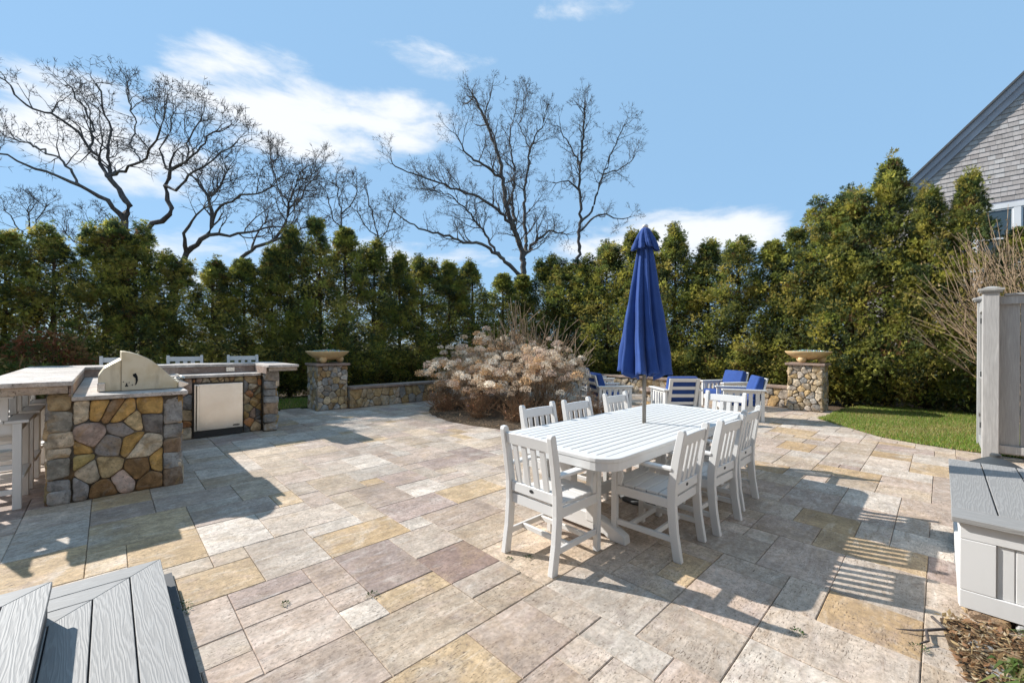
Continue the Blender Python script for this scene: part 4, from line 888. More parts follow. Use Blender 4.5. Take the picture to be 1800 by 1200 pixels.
for row, lst in ((0, HEDGE_BACK), (1, HEDGE_SIDE)):
    for i, (p, H) in enumerate(lst):
        k = hr.randrange(7); s = H / 5.0; gap_ = max(abs(lst[max(0, i - 1)][0] - p), abs(lst[min(len(lst) - 1, i + 1)][0] - p)); w_ = hr.uniform(.92, 1.06) * (1.0 if row == 0 else 1.08) * max(.95, min(1.35, gap_ / .85)) * (.84 if row == 1 and i > 13 else 1)
        loc = (p, 13.0 + hr.uniform(-.15, .15), -.03) if row == 0 else (14.0 + hr.uniform(-.15, .15), p, -.03)
        lab = ('dark green arborvitae in the shaded hedge behind the kitchen, %s from its left end' if row == 0 else 'sunlit yellow-green arborvitae in the hedge beside the lawn, %s counting from the hydrangeas') % ORD[i]
        rz = hr.uniform(0, 6.28); sc = (w_ * (.73 + .25 * s), w_ * (.73 + .25 * s), s * hr.uniform(.96, 1.03))
        if k not in first:
            first.add(k); o = PROT[k]; o.location = loc; o.rotation_euler = (0, 0, rz); o.scale = sc; o['label'] = lab
        else: dup(PROT[k], loc, rz, lab, sc)

# ---------------------------------------------------------------- bare trees beyond the hedge
def bare_tree(label, Y, limbs, blobs, seed, base_r, natt=900, D=.16, depth=.8, zig=.35, spur=1.0):
    """limbs: measured polylines [(px, py, extra distance)]; blobs: crown ellipses (px, py, half width, half height)"""
    rr = random.Random(seed); g0 = at(limbs[0][0][0], limbs[0][0][1], Y); ground = Vector((g0.x, g0.y, -.05)); T, Bm = MB(), MB()
    def see(p):
        q = p - Vector((0, 0, CAMH)); X, Yd = q.dot(RIGHT), q.dot(FWD); return 900 + FPX * X / Yd, YH - 4 - FPX * q.z / Yd, Yd
    def room(p, k=1.0):
        x, y, d = see(p)
        return any(((x - b[0]) / (b[2] * k)) ** 2 + ((y - b[1]) / (b[3] * k)) ** 2 < 1 and abs(d - Y) < depth * b[2] * Y / FPX + .6 for b in blobs)
    gv = lambda k: Vector((rr.gauss(0, k), rr.gauss(0, k), rr.gauss(0, k)))
    def line(pts, rad, n):
        m = T if rad[0] > base_r * .45 else Bm
        m.tube([p - ground for p in pts], rad, n, caps=False)
    def grow(p, d, length, r, lev):
        st = (.16, .13, .10, .075)[lev]; n = max(2, int(length / st)); pts, d = [p], d.normalized(); dirs = [d]
        for k in range(n):
            d = (d + gv(zig * .62) + UP * (.07 if lev < 3 else .03)).normalized(); p = p + d * st * rr.uniform(.8, 1.2)
            pts.append(p); dirs.append(d)
            if k > 1 and not room(p, .98) and rr.random() < .8: break
        m = len(pts); rad = [r * (1 - .62 * i / (m - 1)) for i in range(m)]; line(pts, rad, 5 if lev == 0 else (4 if lev == 1 else 3))
        if lev < 3:
            every = (2, 2, 2)[lev]; sd = rr.choice((-1, 1)); ax = gv(1).normalized()
            for i in range(1, m):
                if i % every and rr.random() > .32: continue
                sd = -sd; side = dirs[i].cross(ax).normalized() * sd + gv(.45); dd = (dirs[i] * rr.uniform(.5, 1.0) + side.normalized() * rr.uniform(.6, 1.0) + UP * .12)
                grow(pts[i], dd, length * rr.uniform(.36, .62) * (1.15 - .5 * i / m), max(.0068, rad[i] * rr.uniform(.5, .72)), lev + 1)
            for q in range(2): grow(pts[-1], dirs[-1] + gv(.5), length * rr.uniform(.3, .5), max(.0068, rad[-1] * .9), lev + 1)
    nodes = []
    for li, l in enumerate(limbs):
        raw = [at(x, y, Y + e) for x, y, e in l]
        if li == 0: raw = [ground] + raw; r_start = base_r
        else:
            k = min(range(len(nodes)), key=lambda i: (nodes[i][0] - raw[0]).length); r_start = nodes[k][1] * .82; raw[0] = nodes[k][0]
        pts = [raw[0]]
        for p, q in zip(raw, raw[1:]):
            n = max(1, int((q - p).length / .2))
            for k in range(n): pts.append(p.lerp(q, (k + 1) / n) + (gv(.035) if k < n - 1 else Vector()))
        m = len(pts); r_end = max(.022, r_start * (.26 if li == 0 else .24)); rad = [r_start + (r_end - r_start) * (i / (m - 1)) ** .8 for i in range(m)]
        rad = [q * (1 + .09 * math.sin(i * 2.1)) for i, q in enumerate(rad)]
        if li == 0: rad[0] *= 1.25
        line(pts, rad, 9 if r_start > .08 else 7)
        for p, q in zip(pts, rad): nodes.append((p, q))
        ax = gv(1).normalized(); sd = 1
        for i in range(1, m):
            if not room(pts[i], 1.25) or rr.random() > .78 * natt / 900 * (.5 if rad[i] > .09 else 1): continue
            d = (pts[min(i + 1, m - 1)] - pts[i - 1]).normalized(); sd = -sd; side = d.cross(ax + gv(.5)).normalized() * sd
            grow(pts[i], d * rr.uniform(.3, .9) + side * .9 + UP * rr.uniform(.1, .5), rr.uniform(.7, 1.7) * Y / 15 * spur, min(rad[i] * .6, rr.uniform(.024, .046) * (1.3 if base_r > .14 and zig > .3 else 1)), 1 if rr.random() < .45 else 0)
        d = (pts[-1] - pts[-2]).normalized()
        for q in range(3): grow(pts[-1], d + gv(.42), rr.uniform(.8, 1.4) * Y / 15 * spur, r_end * .8, 0)
    t = thing('bare_tree', label, 'tree', ground, group='bare trees beyond the hedge')
    T.build('trunk', MBARK, t, smooth=True); Bm.build('branches', MBARK, t, smooth=True); return t
bare_tree('tall gnarled bare tree spreading to the left edge above the hedge', 13.6,
  [[(222, 470, 0), (219, 400, 0), (222, 375, 0), (228, 361, 0), (215, 345, .1), (204, 327, .2), (193, 308, .2)],
   [(219, 384, 0), (190, 352, -.3), (142, 327, -.6), (100, 309, -.9), (62, 297, -1.1), (30, 283, -1.3), (-5, 270, -1.4)], [(142, 327, -.6), (112, 285, -.2), (80, 262, .1), (40, 250, .3)],
   [(200, 318, .2), (183, 299, .3), (161, 266, .5), (138, 232, .4), (110, 212, .2), (90, 199, .1), (47, 185, 0), (10, 142, 0)], [(161, 266, .5), (166, 230, .9), (150, 190, 1.0), (120, 150, 1.1)],
   [(196, 310, .2), (222, 299, -.2), (247, 285, -.5), (262, 262, -.7), (275, 247, -.8), (282, 225, -1.0), (290, 195, -1.0)], [(193, 300, .2), (190, 256, .4), (196, 228, .5), (180, 190, .3), (170, 150, .2)], [(247, 285, -.5), (230, 250, .2), (240, 215, .5), (225, 170, .6)]],
  [(70, 200, 75, 60), (170, 185, 85, 55), (240, 215, 70, 65), (30, 270, 45, 35), (110, 250, 80, 40), (15, 160, 30, 25)], 3, .25, 460, depth=.55)
bare_tree('gnarled bare tree with a kinked trunk, next right of the spreading one', 13.9,
  [[(258, 470, 0), (258, 405, 0), (268, 392, 0), (285, 389, 0), (299, 376, 0), (294, 352, .1), (290, 327, .2), (299, 299, .1)],
   [(299, 299, .1), (318, 288, 0), (332, 278, -.2), (348, 266, -.3), (361, 252, -.5), (376, 232, -.6)], [(291, 327, .2), (309, 335, -.2), (326, 318, -.4), (340, 302, -.5), (360, 292, -.6), (380, 276, -.5), (402, 262, -.4)], [(297, 299, .1), (288, 285, .4), (280, 262, .5), (300, 230, .6), (305, 200, .7)], [(332, 278, -.2), (330, 250, .3), (350, 215, .5)]],
  [(320, 225, 62, 52), (375, 250, 62, 42), (300, 190, 40, 25), (395, 285, 40, 28)], 5, .20, 460, depth=.6)
bare_tree('bare tree leaning right with long level limbs behind the hedge', 13.2,
  [[(305, 490, 0), (328, 444, 0), (347, 430, 0), (366, 413, 0), (372, 398, 0), (373, 382, 0), (369, 360, 0), (366, 346, 0)],
   [(372, 395, 0), (380, 372, -.1), (389, 361, -.2), (408, 355, -.3), (423, 342, -.4), (450, 341, -.5), (475, 330, -.6)], [(366, 413, 0), (404, 415, .3), (430, 409, .4), (451, 406, .5), (480, 398, .6), (503, 399, .7)],
   [(330, 442, 0), (325, 420, -.3), (332, 398, -.4), (345, 378, -.5), (356, 368, -.6)], [(366, 346, 0), (350, 325, .2), (338, 310, .3)], [(367, 350, 0), (385, 330, .3), (400, 300, .3)]],
  [(390, 320, 55, 35), (450, 330, 55, 40), (420, 385, 70, 35), (340, 345, 35, 35), (470, 395, 40, 22)], 8, .18, 480, depth=.6)
bare_tree('dense twiggy bare tree in the gap left of the blue sky, low behind the hedge', 15.5,
  [[(385, 500, 0), (408, 470, 0), (425, 452, 0), (442, 441, 0), (462, 430, .1), (480, 424, .2), (495, 405, .2), (503, 389, .2), (507, 356, .2), (515, 336, .2), (522, 318, .3)], [(480, 424, .2), (515, 412, 0), (545, 395, -.2)], [(505, 372, .2), (530, 350, -.2), (545, 320, -.3)], [(506, 360, .2), (488, 330, .4), (480, 300, .5)], [(442, 441, 0), (450, 415, .4), (462, 395, .6)]],
  [(510, 300, 55, 48), (540, 355, 42, 50), (470, 350, 35, 50), (500, 410, 55, 22)], 12, .13, 900, D=.17, depth=.7)
bare_tree('slim bare tree with upright twigs, first beside the tallest dark arborvitae', 17.5,
  [[(606, 500, 0), (606, 420, 0), (600, 385, 0), (596, 350, 0), (590, 325, 0)], [(604, 405, 0), (585, 385, .2), (578, 350, .4)], [(600, 380, 0), (620, 355, -.2), (628, 335, -.2)]], [(586, 345, 25, 45), (622, 360, 28, 40), (600, 390, 40, 25)], 15, .08, 800, D=.17, spur=.55)
bare_tree('slim bare tree with upright twigs, between the tallest arborvitae and the middle of the sky', 18.5,
  [[(668, 520, 0), (668, 445, 0), (665, 415, 0), (655, 380, 0), (648, 350, 0)], [(666, 425, 0), (682, 400, -.2), (690, 375, -.2)], [(664, 412, 0), (640, 395, .2), (628, 372, .3)]], [(645, 370, 30, 40), (680, 395, 24, 34), (660, 420, 45, 22)], 17, .08, 800, D=.18, spur=.55)
bare_tree('many-stemmed wide bare tree in the middle of the sky', 20.5,
  [[(922, 520, 0), (921, 478, 0), (916, 437, 0), (905, 408, 0), (894, 378, 0), (887, 350, 0), (885, 315, 0), (875, 270, 0), (862, 234, .1), (848, 200, .1), (832, 170, .2)],
   [(920, 470, 0), (925, 425, .5), (922, 380, .7), (922, 338, .8), (928, 300, .8), (931, 261, .7), (940, 240, .6), (955, 215, .5)],
   [(921, 490, 0), (912, 483, -.3), (885, 455, -.5), (855, 433, -.8), (830, 427, -.9), (805, 421, -1.1), (770, 409, -1.4), (736, 402, -1.6), (697, 375, -1.8)],
   [(916, 440, 0), (898, 392, -.5), (875, 368, -.8), (847, 350, -1.0), (810, 335, -1.2), (774, 322, -1.4), (745, 312, -1.6), (717, 303, -1.8), (690, 288, -2)],
   [(880, 452, -.5), (862, 430, -.4), (845, 400, -.2), (820, 368, 0), (795, 345, .2), (765, 335, .5)], [(905, 408, 0), (900, 350, .8), (905, 300, 1.1), (895, 250, 1.2), (905, 200, 1.2)], [(885, 315, 0), (850, 290, -.6), (820, 270, -.9), (800, 235, -1)], [(918, 455, 0), (945, 420, .3), (965, 405, .4), (995, 412, .5)], [(931, 261, .7), (915, 225, .9), (920, 180, 1.0)]],
  [(870, 215, 72, 68), (920, 230, 42, 70), (850, 300, 90, 45), (760, 330, 75, 36), (740, 380, 65, 34), (810, 390, 60, 34), (940, 400, 40, 40), (905, 330, 45, 60)], 21, .21, 700, D=.21, depth=.5, zig=.25, spur=.82)
bare_tree('narrow upright bare tree just left of the closed blue umbrella', 20.5,
  [[(1016, 520, 0), (1018, 441, 0), (1019, 400, 0), (1022, 368, 0), (1017, 330, 0), (1020, 300, 0), (1023, 272, 0), (1026, 235, 0), (1027, 196, 0)], [(1021, 395, 0), (1035, 378, -.2), (1050, 340, -.3), (1062, 299, -.5), (1078, 262, -.6), (1096, 222, -.7)], [(1020, 410, 0), (1039, 386, .2), (1052, 378, .3), (1065, 376, .4), (1085, 384, .5), (1104, 383, .6)], [(1023, 290, 0), (1005, 260, .4), (990, 240, .5), (985, 225, .5)], [(1018, 335, 0), (1000, 318, -.3), (978, 322, -.5)], [(1060, 305, -.5), (1085, 300, -.2), (1112, 280, 0)]],
  [(1025, 240, 46, 58), (1080, 255, 32, 45), (1010, 300, 38, 45), (1065, 300, 42, 35), (1075, 378, 32, 12)], 25, .14, 700, D=.2, depth=.7, zig=.3, spur=.62)
bare_tree('small distant bare tree at the left edge above the hedge', 19.0, [[(40, 520, 0), (43, 427, 0), (52, 405, 0), (50, 375, 0)], [(44, 420, 0), (25, 390, .2), (8, 370, .3)], [(52, 400, 0), (70, 380, -.2), (80, 365, -.2)]], [(40, 370, 52, 32), (10, 385, 25, 25)], 30, .09, 800, D=.2, spur=.55)
bare_tree('small distant bare tree in the dip of the hedge left of the spreading oak', 16.0, [[(140, 520, 0), (142, 470, 0), (152, 440, 0), (160, 422, 0), (163, 405, 0)], [(150, 445, 0), (130, 425, .2), (115, 410, .3)], [(160, 422, 0), (180, 405, -.2), (195, 396, -.2)]], [(155, 410, 48, 30), (125, 430, 25, 22)], 33, .07, 800, D=.18, spur=.55)

# ---------------------------------------------------------------- dry hydrangeas and other bare shrubs
def twig_fan(mb, r, x, y, n, h, spread, rad=.004, kink=.12, fork=2):
    tips = []
    for k in range(n):
        a = r.uniform(0, 6.28); s = spread * math.sqrt(r.random()); hh = h * r.uniform(.7, 1.05) * (1 - .35 * (s / max(spread, .01)) ** 2); bx, by = x + .16 * s * math.cos(a), y + .16 * s * math.sin(a)
        pts = [Vector((bx, by, 0))]
        for q in range(1, 5):
            f = q / 4; e = f ** 1.25; pts.append(Vector((bx + s * e * math.cos(a) + r.gauss(0, kink * .25), by + s * e * math.sin(a) + r.gauss(0, kink * .25), hh * f)))
        mb.tube(pts, [rad * 1.3, rad * 1.15, rad, rad * .8, rad * .5], 4, caps=False); tips.append((pts[-1], pts[-1] - pts[-2]))
        for q in range(fork):
            i = r.choice([2, 3]); p = pts[i]; d = (pts[i] - pts[i - 1]).normalized() + Vector((r.gauss(0, .4), r.gauss(0, .4), r.gauss(.2, .2))); L_ = hh * r.uniform(.2, .38); q2 = p + d.normalized() * L_
            mb.tube([p, (p + q2) / 2 + Vector((r.gauss(0, .02), r.gauss(0, .02), 0)), q2], [rad * .8, rad * .65, rad * .4], 3, caps=False); tips.append((q2, d))
    return tips
PET = [(.72, .58, .42), (.80, .68, .53), (.64, .47, .31), (.76, .62, .47), (.84, .75, .62), (.60, .40, .22), (.70, .54, .42), (.54, .36, .21)]
def hydrangea(x, y, h, spread, n, seed, label):
    r = random.Random(seed); t = thing('hydrangea', label, 'shrub', (x, y, 0), group='dry hydrangea shrubs in the round bed'); m = MB(); tips = twig_fan(m, r, 0, 0, n, h, spread, .0045)
    m.build('stems', MTWIG, t); p = MB()
    for q, d in tips:
        if r.random() < .12: continue
        R_ = r.uniform(.075, .128); base = r.choice(PET); k0 = r.uniform(.8, 1.15)
        for k in range(int(95 * (R_ / .09) ** 1.5)):
            v = Vector((r.gauss(0, 1), r.gauss(0, 1), r.gauss(0, 1))).normalized()
            if v.z < -.55: continue
            c = q + Vector((v.x * R_, v.y * R_, v.z * R_ * .72)) * r.uniform(.72, 1.04); nrm = (v + Vector((r.gauss(0, .5), r.gauss(0, .5), r.gauss(0, .5)))).normalized(); a = nrm.cross(Vector((r.gauss(0, 1), r.gauss(0, 1), r.gauss(0, 1)))).normalized(); b2 = nrm.cross(a); s = r.uniform(.012, .021)
            p.add([c - a * s, c - b2 * s * .8 + nrm * .003, c + a * s, c + b2 * s * .8 + nrm * .003], [(0, 1, 2, 3)], (*scaled(base, k0 * r.uniform(.75, 1.2)), 1))
    # shrivelled leaves low on the stems
    for k in range(int(n * 5)):
        q, d = r.choice(tips); f = r.uniform(.25, .9); c = Vector((q.x * f ** 1.2, q.y * f ** 1.2, q.z * f)) + Vector((r.gauss(0, .05), r.gauss(0, .05), r.gauss(0, .05))); a = Vector((r.gauss(0, 1), r.gauss(0, 1), r.gauss(0, 1))).normalized(); b2 = a.cross(UP).normalized(); s = r.uniform(.012, .03)
        p.add([c, c + a * s + b2 * s * .5, c + a * s * 2, c + a * s - b2 * s * .5], [(0, 1, 2, 3)], (*scaled(r.choice([(.27, .15, .07), (.33, .2, .1), (.22, .12, .06)]), r.uniform(.7, 1.2)), 1))
    p.build('blossoms', MPETAL, t); return t
HY = [(5.85, 7.95, 1.15, .72, 30, 'dry tan hydrangea at the left side of the bed, beside the seat wall'), (6.55, 8.05, 1.6, .8, 34, 'tall dry hydrangea at the back left of the bed'), (5.95, 7.1, 1.10, .9, 36, 'dry hydrangea at the front of the bed, above the dark bollard light'),
      (6.25, 6.0, 1.25, 1.0, 36, 'dry hydrangea at the front of the bed, behind the first dining chairs'), (7.5, 6.85, 1.5, .95, 36, 'pale dry hydrangea at the back of the bed with the largest heads'), (6.95, 5.95, 1.22, .66, 30, 'dry hydrangea at the right end of the bed, beside a blue cushioned lounge chair'), (7.0, 7.6, 1.5, 1.0, 32, 'dry hydrangea in the middle of the bed, under the bare upright twigs')]
for i, a in enumerate(HY): hydrangea(a[0], a[1], a[2] * 1.13, a[3], int(a[4] * 1.25), 50 + i, a[5])
def twig_shrub(name, label, x, y, n, h, spread, seed, mat, rad=.006, fork=4, leaves=0, lean=(0, 0), group=None, leafc=((.30, .2, .1), (.36, .27, .14))):
    r = random.Random(seed); t = thing(name, label, 'shrub', (x, y, 0), group=group); m = MB(); tips = twig_fan(m, r, 0, 0, n, h, spread, rad, .2, fork)
    if lean != (0, 0): m.v = [(p[0] + lean[0] * max(0, p[2] / h) ** 1.5, p[1] + lean[1] * max(0, p[2] / h) ** 1.5, p[2]) for p in m.v]
    st = m.build('stems', mat, t)
    if leaves:
        p = MB()
        for k in range(leaves):
            q, d = r.choice(tips); f = r.uniform(.35, 1.0); c = Vector((q.x * f ** 1.25, q.y * f ** 1.25, q.z * f)) + Vector((r.gauss(0, .05), r.gauss(0, .05), r.gauss(0, .05))); a = Vector((r.gauss(0, 1), r.gauss(0, 1), r.gauss(0, 1))).normalized(); b2 = a.cross(UP).normalized(); s = r.uniform(.012, .03)
            c += Vector((lean[0], lean[1], 0)) * max(0, c.z / h) ** 1.5
            p.add([c, c + a * s + b2 * s * .55, c + a * s * 2, c + a * s - b2 * s * .55], [(0, 1, 2, 3)], (*scaled(r.choice(leafc), r.uniform(.6, 1.3)), 1))
        p.build('leaves', MTWIGLEAF, t)
    return t
twig_shrub('bare_shrub', 'tall bare twiggy shrub rising from the middle of the hydrangea bed', 7.35, 7.35, 44, 2.75, .85, 71, MTWIG, .013, 3)
twig_shrub('bare_shrub', 'bare twiggy shrub beside the tallest one in the hydrangea bed', 7.7, 6.7, 32, 2.3, 1.0, 72, MTWIG, .011, 3)
for i, (x, y, h, lab) in enumerate([(5.5, 8.05, .6, 'reddish dry tuft at the left tip of the round bed'), (5.28, 6.35, .62, 'large reddish dry tuft at the front edge of the bed, right of the bollard light'), (5.5, 5.55, .60, 'reddish dry tuft behind the first hydrangea-side dining chair'), (5.95, 4.8, .66, 'reddish dry tuft between two dining chair backs at the bed'), (5.3, 7.55, .55, 'reddish dry tuft left of the bollard light'), (6.55, 4.6, .7, 'brown dry tuft closest to the lounge chair at the bed')]):
    twig_shrub('dry_perennial', lab, x, y, 75, h, .42, 80 + i, MTWIGR, .0028, 3, 260, group='dry reddish perennials edging the bed', leafc=((.34, .17, .08), (.26, .13, .07), (.40, .26, .13)))
# mulch of the round bed
b = MB(); pts = []
BED = [(6.8, 9.0), (5.9, 8.75), (5.3, 8.2), (4.95, 7.5), (4.78, 6.6), (4.92, 5.7), (5.2, 4.9), (5.6, 4.2), (6.4, 4.05), (7.2, 4.4), (8.1, 5.4), (8.7, 6.6), (8.7, 8.2), (7.9, 9.3)]
cx, cy = 6.7, 6.8; nb_ = len(BED); vs = []
br = random.Random(6)
fine_ = []
for i in range(nb_):
    a, c = Vector((*BED[i], 0)), Vector((*BED[(i + 1) % nb_], 0)); z0_, d_ = Vector((*BED[i - 1], 0)), Vector((*BED[(i + 2) % nb_], 0))
    for k in range(6):
        t = k / 6; q = .5 * ((2 * a) + (-z0_ + c) * t + (2 * z0_ - 5 * a + 4 * c - d_) * t * t + (-z0_ + 3 * a - 3 * c + d_) * t ** 3); fine_.append((q.x + br.gauss(0, .012), q.y + br.gauss(0, .012)))
m = len(fine_)
for f, z in ((1.0, -.03), (1.0, .012), (.94, .04), (.8, .06), (.5, .08)):
    for p in fine_: vs.append((cx + (p[0] - cx) * f, cy + (p[1] - cy) * f, z + (br.uniform(-.008, .012) if f < 1 else 0)))
vs.append((cx, cy, .09)); fs = [(k * m + i, k * m + (i + 1) % m, (k + 1) * m + (i + 1) % m, (k + 1) * m + i) for k in range(4) for i in range(m)] + [(4 * m + i, 4 * m + (i + 1) % m, 5 * m) for i in range(m)]
b.add(vs, fs); o = b.build('planting_bed', MSOIL, smooth=True); o['kind'] = 'structure'
def litter(poly, n, seed, z=0.01, cols=((.20, .12, .06), (.28, .17, .08), (.14, .09, .05), (.33, .24, .14))):
    r = random.Random(seed); b = MB(); xs = [p[0] for p in poly]; ys = [p[1] for p in poly]; k = 0
    while k < n:
        x, y = r.uniform(min(xs), max(xs)), r.uniform(min(ys), max(ys))
        if not inside((x, y), poly): continue
        k += 1; c = Vector((x, y, z + r.uniform(0, .025))); a = Vector((r.gauss(0, 1), r.gauss(0, 1), r.gauss(0, .35))).normalized(); b2 = a.cross(Vector((r.gauss(0, .4), r.gauss(0, .4), 1))).normalized(); s = r.uniform(.008, .022)
        b.add([c, c + a * s + b2 * s * .5, c + a * s * 2 + UP * .004, c + a * s - b2 * s * .5], [(0, 1, 2, 3)], (*scaled(r.choice(cols), r.uniform(.6, 1.3)), 1))
    return b
o = litter(BED, 15000, 9, .03, ((.26, .16, .09), (.36, .23, .12), (.18, .12, .07), (.42, .31, .19))).build('leaf_litter', MTWIGLEAF); o['kind'] = 'stuff'; o['label'] = 'brown leaf litter under the dry hydrangeas'
# shrubs by the house, behind the fence and behind the kitchen
twig_shrub('bare_shrub', 'bare tan vase-shaped shrub with buds behind the wooden fence', 12.2, -1.2, 42, 3.9, 1.2, 90, MTWIG, .008, 8, 3800, lean=(-.3, .55), leafc=((.34, .22, .10), (.40, .30, .14), (.26, .16, .07)))
twig_shrub('bare_shrub', 'second bare tan shrub against the house, right of the fence post', 12.6, -2.5, 45, 3.3, 1.2, 91, MTWIG, .008, 8, 2600, leafc=((.34, .22, .10), (.40, .30, .14), (.26, .16, .07)))
LC = ((.20, .17, .05), (.10, .13, .03), (.30, .18, .07), (.25, .09, .04), (.34, .28, .12), (.07, .10, .025))
def leafy(label, x, y, h, wd, n, seed, cols):
    r = random.Random(seed); t = thing('leafy_shrub', label, 'shrub', (x, y, 0), group='low shrubs in front of the left hedge'); m = MB(); twig_fan(m, r, 0, 0, 22, h, wd * .8, .007, .15, 3); m.build('stems', MTWIGR, t); V, F, C = [], [], []
    for k in range(n):
        a, q, z = r.uniform(0, 6.28), math.sqrt(r.uniform(.15, 1)), r.random(); rad = wd * q * (1 - .55 * z ** 2) * (1 + .25 * math.sin(3 * a + 5 * z)); p = Vector((rad * math.cos(a), rad * math.sin(a), .08 + z * h * (1 - .25 * q)))
        c = cols[int((a * 1.6 + z * 3 + r.gauss(0, .5))) % len(cols)]; spray(V, F, C, p, Vector((math.cos(a), math.sin(a), r.uniform(0, 1))) + Vector((r.gauss(0, .5), r.gauss(0, .5), r.gauss(0, .5))), r, r.uniform(.05, .11), (*scaled(c, r.uniform(.7, 1.3)), 1))
    p = MB(); p.v, p.f, p.c = V, F, C; p.build('foliage', MTWIGLEAF, t)
leafy('yellowish and rust leafed shrub at the left edge behind the stone bar', -1.7, 10.6, 1.75, .9, 3600, 95, LC)
leafy('reddish brown leafed shrub beyond the left end of the stone bar', -.75, 11.4, 1.9, .85, 3400, 96, (LC[3], LC[2], LC[1], LC[3], LC[5]))
leafy('green leafed shrub low in front of the hedge, left of the grill', -.9, 10.3, 1.25, .7, 2600, 97, (LC[1], LC[5], LC[0], LC[1]))

# ---------------------------------------------------------------- weeds in the joints and the bare corner by the bench
def weed(label, x, y, s, seed, group='small weeds in the paving joints'):
    r = random.Random(seed); b = MB()
    for k in range(int(26 + 500 * s)):
        a = r.uniform(0, 6.28); q = s * math.sqrt(r.random()); c = Vector((q * math.cos(a), q * math.sin(a), r.uniform(.002, s * .35))); d = Vector((math.cos(a), math.sin(a), r.uniform(.1, 1.2))).normalized(); e = d.cross(UP).normalized(); l = r.uniform(.006, .014)
        b.add([c, c + d * l * .5 + e * l * .35, c + d * l, c + d * l * .5 - e * l * .35], [(0, 1, 2, 3)], (*scaled(r.choice([(.04, .09, .015), (.06, .12, .02), (.03, .06, .012)]), r.uniform(.7, 1.2)), 1))
    o = b.build('weed', MGRASS); o.location = (x, y, 0); tag(o, label, 'weed', group)
for i, (x, y, s, lab) in enumerate([(.30, 3.0, .05, 'leafy green weed beside the edge of the grey deck step'), (.31, 2.93, .028, 'tiny weed just below the leafy one at the deck step'), (1.14, 2.36, .03, 'green weed in the joint left of the rust-stained slab'), (2.13, 2.02, .03, 'green weed under the rear of the end dining chair'), (2.02, 2.10, .022, 'smaller weed at the rear foot of the end dining chair'), (.735, 2.62, .022, 'tiny weed in a joint right of the deck steps'), (2.60, .52, .028, 'green weed in the joint by the golden slab'), (2.9, .07, .035, 'long mossy weed in the joint along the golden slab')]): weed(lab, x, y, s, 300 + i)
CORNER = [(3.36, -.10), (3.30, .0), (3.05, -.03), (2.85, -.08), (2.6, -.10), (2.3, -.02), (2.0, -.02), (2.0, -1.3), (3.38, -1.3)]
b = MB(); b.prism(CORNER, lambda x, y: (x, y, -.03), lambda x, y: (x, y, .012)); o = b.build('mulch_corner', MSOIL); o['kind'] = 'structure'
o = litter(CORNER, 9500, 19, .015, ((.24, .14, .07), (.36, .23, .12), (.20, .13, .07), (.50, .40, .26), (.26, .14, .07), (.42, .3, .15))).build('leaf_litter', MTWIGLEAF); o['kind'] = 'stuff'; o['label'] = 'dry leaf litter in the planted corner below the white bench'
def low_plant(label, x, y, n, seed, hmax=.16):
    r = random.Random(seed); b = MB()
    for k in range(n):
        a = r.uniform(0, 6.28); l = r.uniform(.06, hmax); bx, by = r.gauss(0, .03), r.gauss(0, .03); p0 = Vector((bx, by, .01)); o = Vector((math.cos(a), math.sin(a), 0)); p1 = p0 + o * l * .45 + UP * l * .7; p2 = p0 + o * l * 1.1 + UP * l * r.uniform(.2, .8); e = o.cross(UP) * r.uniform(.004, .009)
        c = (*scaled(r.choice([(.12, .17, .04), (.20, .22, .07), (.08, .13, .03), (.26, .22, .1)]), r.uniform(.7, 1.2)), 1); b.add([p0 - e * .5, p0 + e * .5, p1 + e, p1 - e, p2], [(0, 1, 2, 3), (3, 2, 4)], c)
    o = b.build('small_plant', MGRASS); o.location = (x, y, .01); tag(o, label, 'plant', 'small plants in the corner below the bench')
b = MB(); r = random.Random(44)
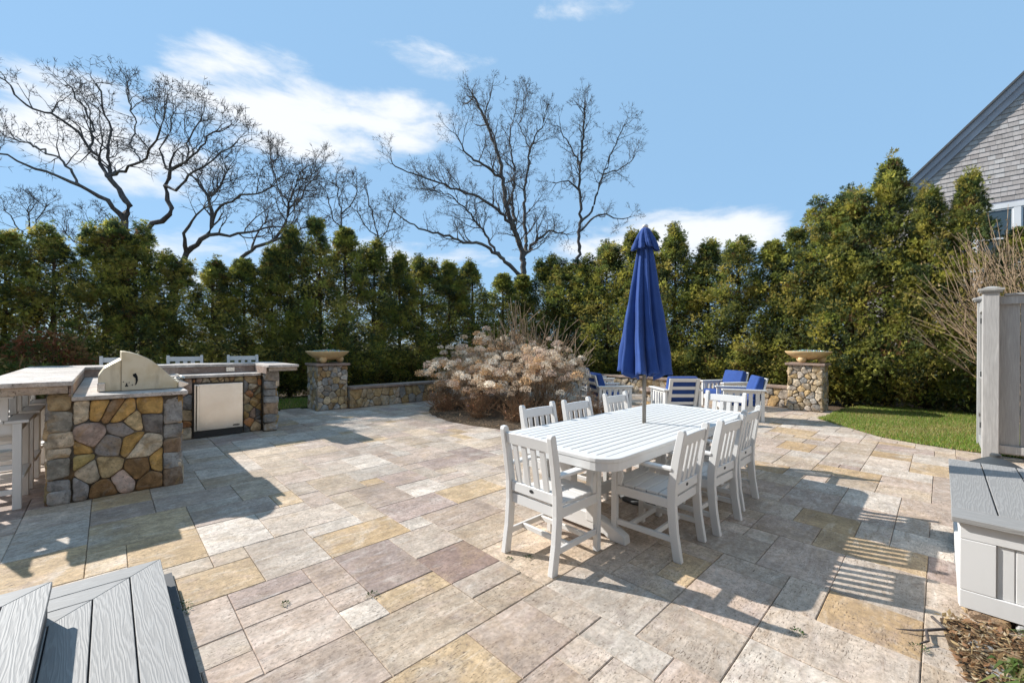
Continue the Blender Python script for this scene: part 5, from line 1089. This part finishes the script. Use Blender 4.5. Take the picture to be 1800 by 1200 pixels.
for k in range(420):
    x, y = r.uniform(2.0, 3.36), r.uniform(-.95, -.08); a = r.uniform(0, 6.28); l = r.uniform(.04, .13); z = r.uniform(.02, .05); q = Vector((math.cos(a) * l, math.sin(a) * l, r.uniform(-.015, .03))); e = Vector((-math.sin(a), math.cos(a), 0)) * r.uniform(.001, .0028); p = Vector((x, y, z))
    b.add([p - e, p + e, p + q + e * .5, p + q - e * .5], [(0, 1, 2, 3)], (*scaled(r.choice([(.46, .36, .2), (.36, .25, .12), (.52, .44, .3)]), r.uniform(.7, 1.2)), 1))
o = b.build('straw', MTWIGLEAF); o['kind'] = 'stuff'; o['label'] = 'pale dry grass straws lying in the planted corner below the bench'
low_plant('pale green sprouting plant right under the white bench corner', 3.22, -.42, 60, 401); low_plant('green tuft in the leaf litter at the lower right corner', 2.72, -.28, 70, 402, .13); low_plant('spiky green tuft at the bottom edge, in front of the bench corner', 2.38, -.20, 60, 403, .12); low_plant('green tuft between the golden slab and the litter', 2.95, -.25, 40, 404, .10)
# loose stones and root at the corner
r = random.Random(12)
for i, (x, y, s, lab) in enumerate([(3.12, -.14, .06, 'flat pale stone under the corner of the white bench'), (2.92, -.20, .07, 'flat grey stone half buried in the leaf litter'), (2.70, -.12, .05, 'small grey stone at the edge of the paving by the litter')]):
    b = MB(); pts = [(s * math.cos(k * .7) * r.uniform(.7, 1.2), s * math.sin(k * .7) * r.uniform(.7, 1.2)) for k in range(9)]; stone(b, pts, lambda a, c, d: Vector((a, c, max(d, 0) * .8)), r, pick(r, QUOIN)); o = b.build('loose_stone', MSTONE, smooth=True); o.location = (x, y, .012); tag(o, lab, 'stone', 'loose stones in the planted corner')
b = MB(); b.tube([(3.26, .03, .02), (3.15, -.02, .03), (3.08, .05, .022), (2.98, .04, .02), (2.93, .07, .015)], [.008, .007, .008, .006, .003], 6); b.tube([(3.08, .05, .022), (3.03, .10, .02), (3.0, .16, .012)], [.006, .005, .002], 5); o = b.build('root', MBARK); tag(o, 'dark gnarled root lying on the paving by the bench corner', 'root')

for i, (x, y, n, h, lab) in enumerate([(2.62, -.45, 80, .15, 'pale green leafy tuft in the litter, between the bench and the frame corner'), (2.95, -.62, 70, .16, 'broad green tuft in the litter directly in front of the white bench panel'), (2.5, -.32, 80, .12, 'low green tuft right at the lower right edge of the litter')]): low_plant(lab, x, y, n, 420 + i, h)
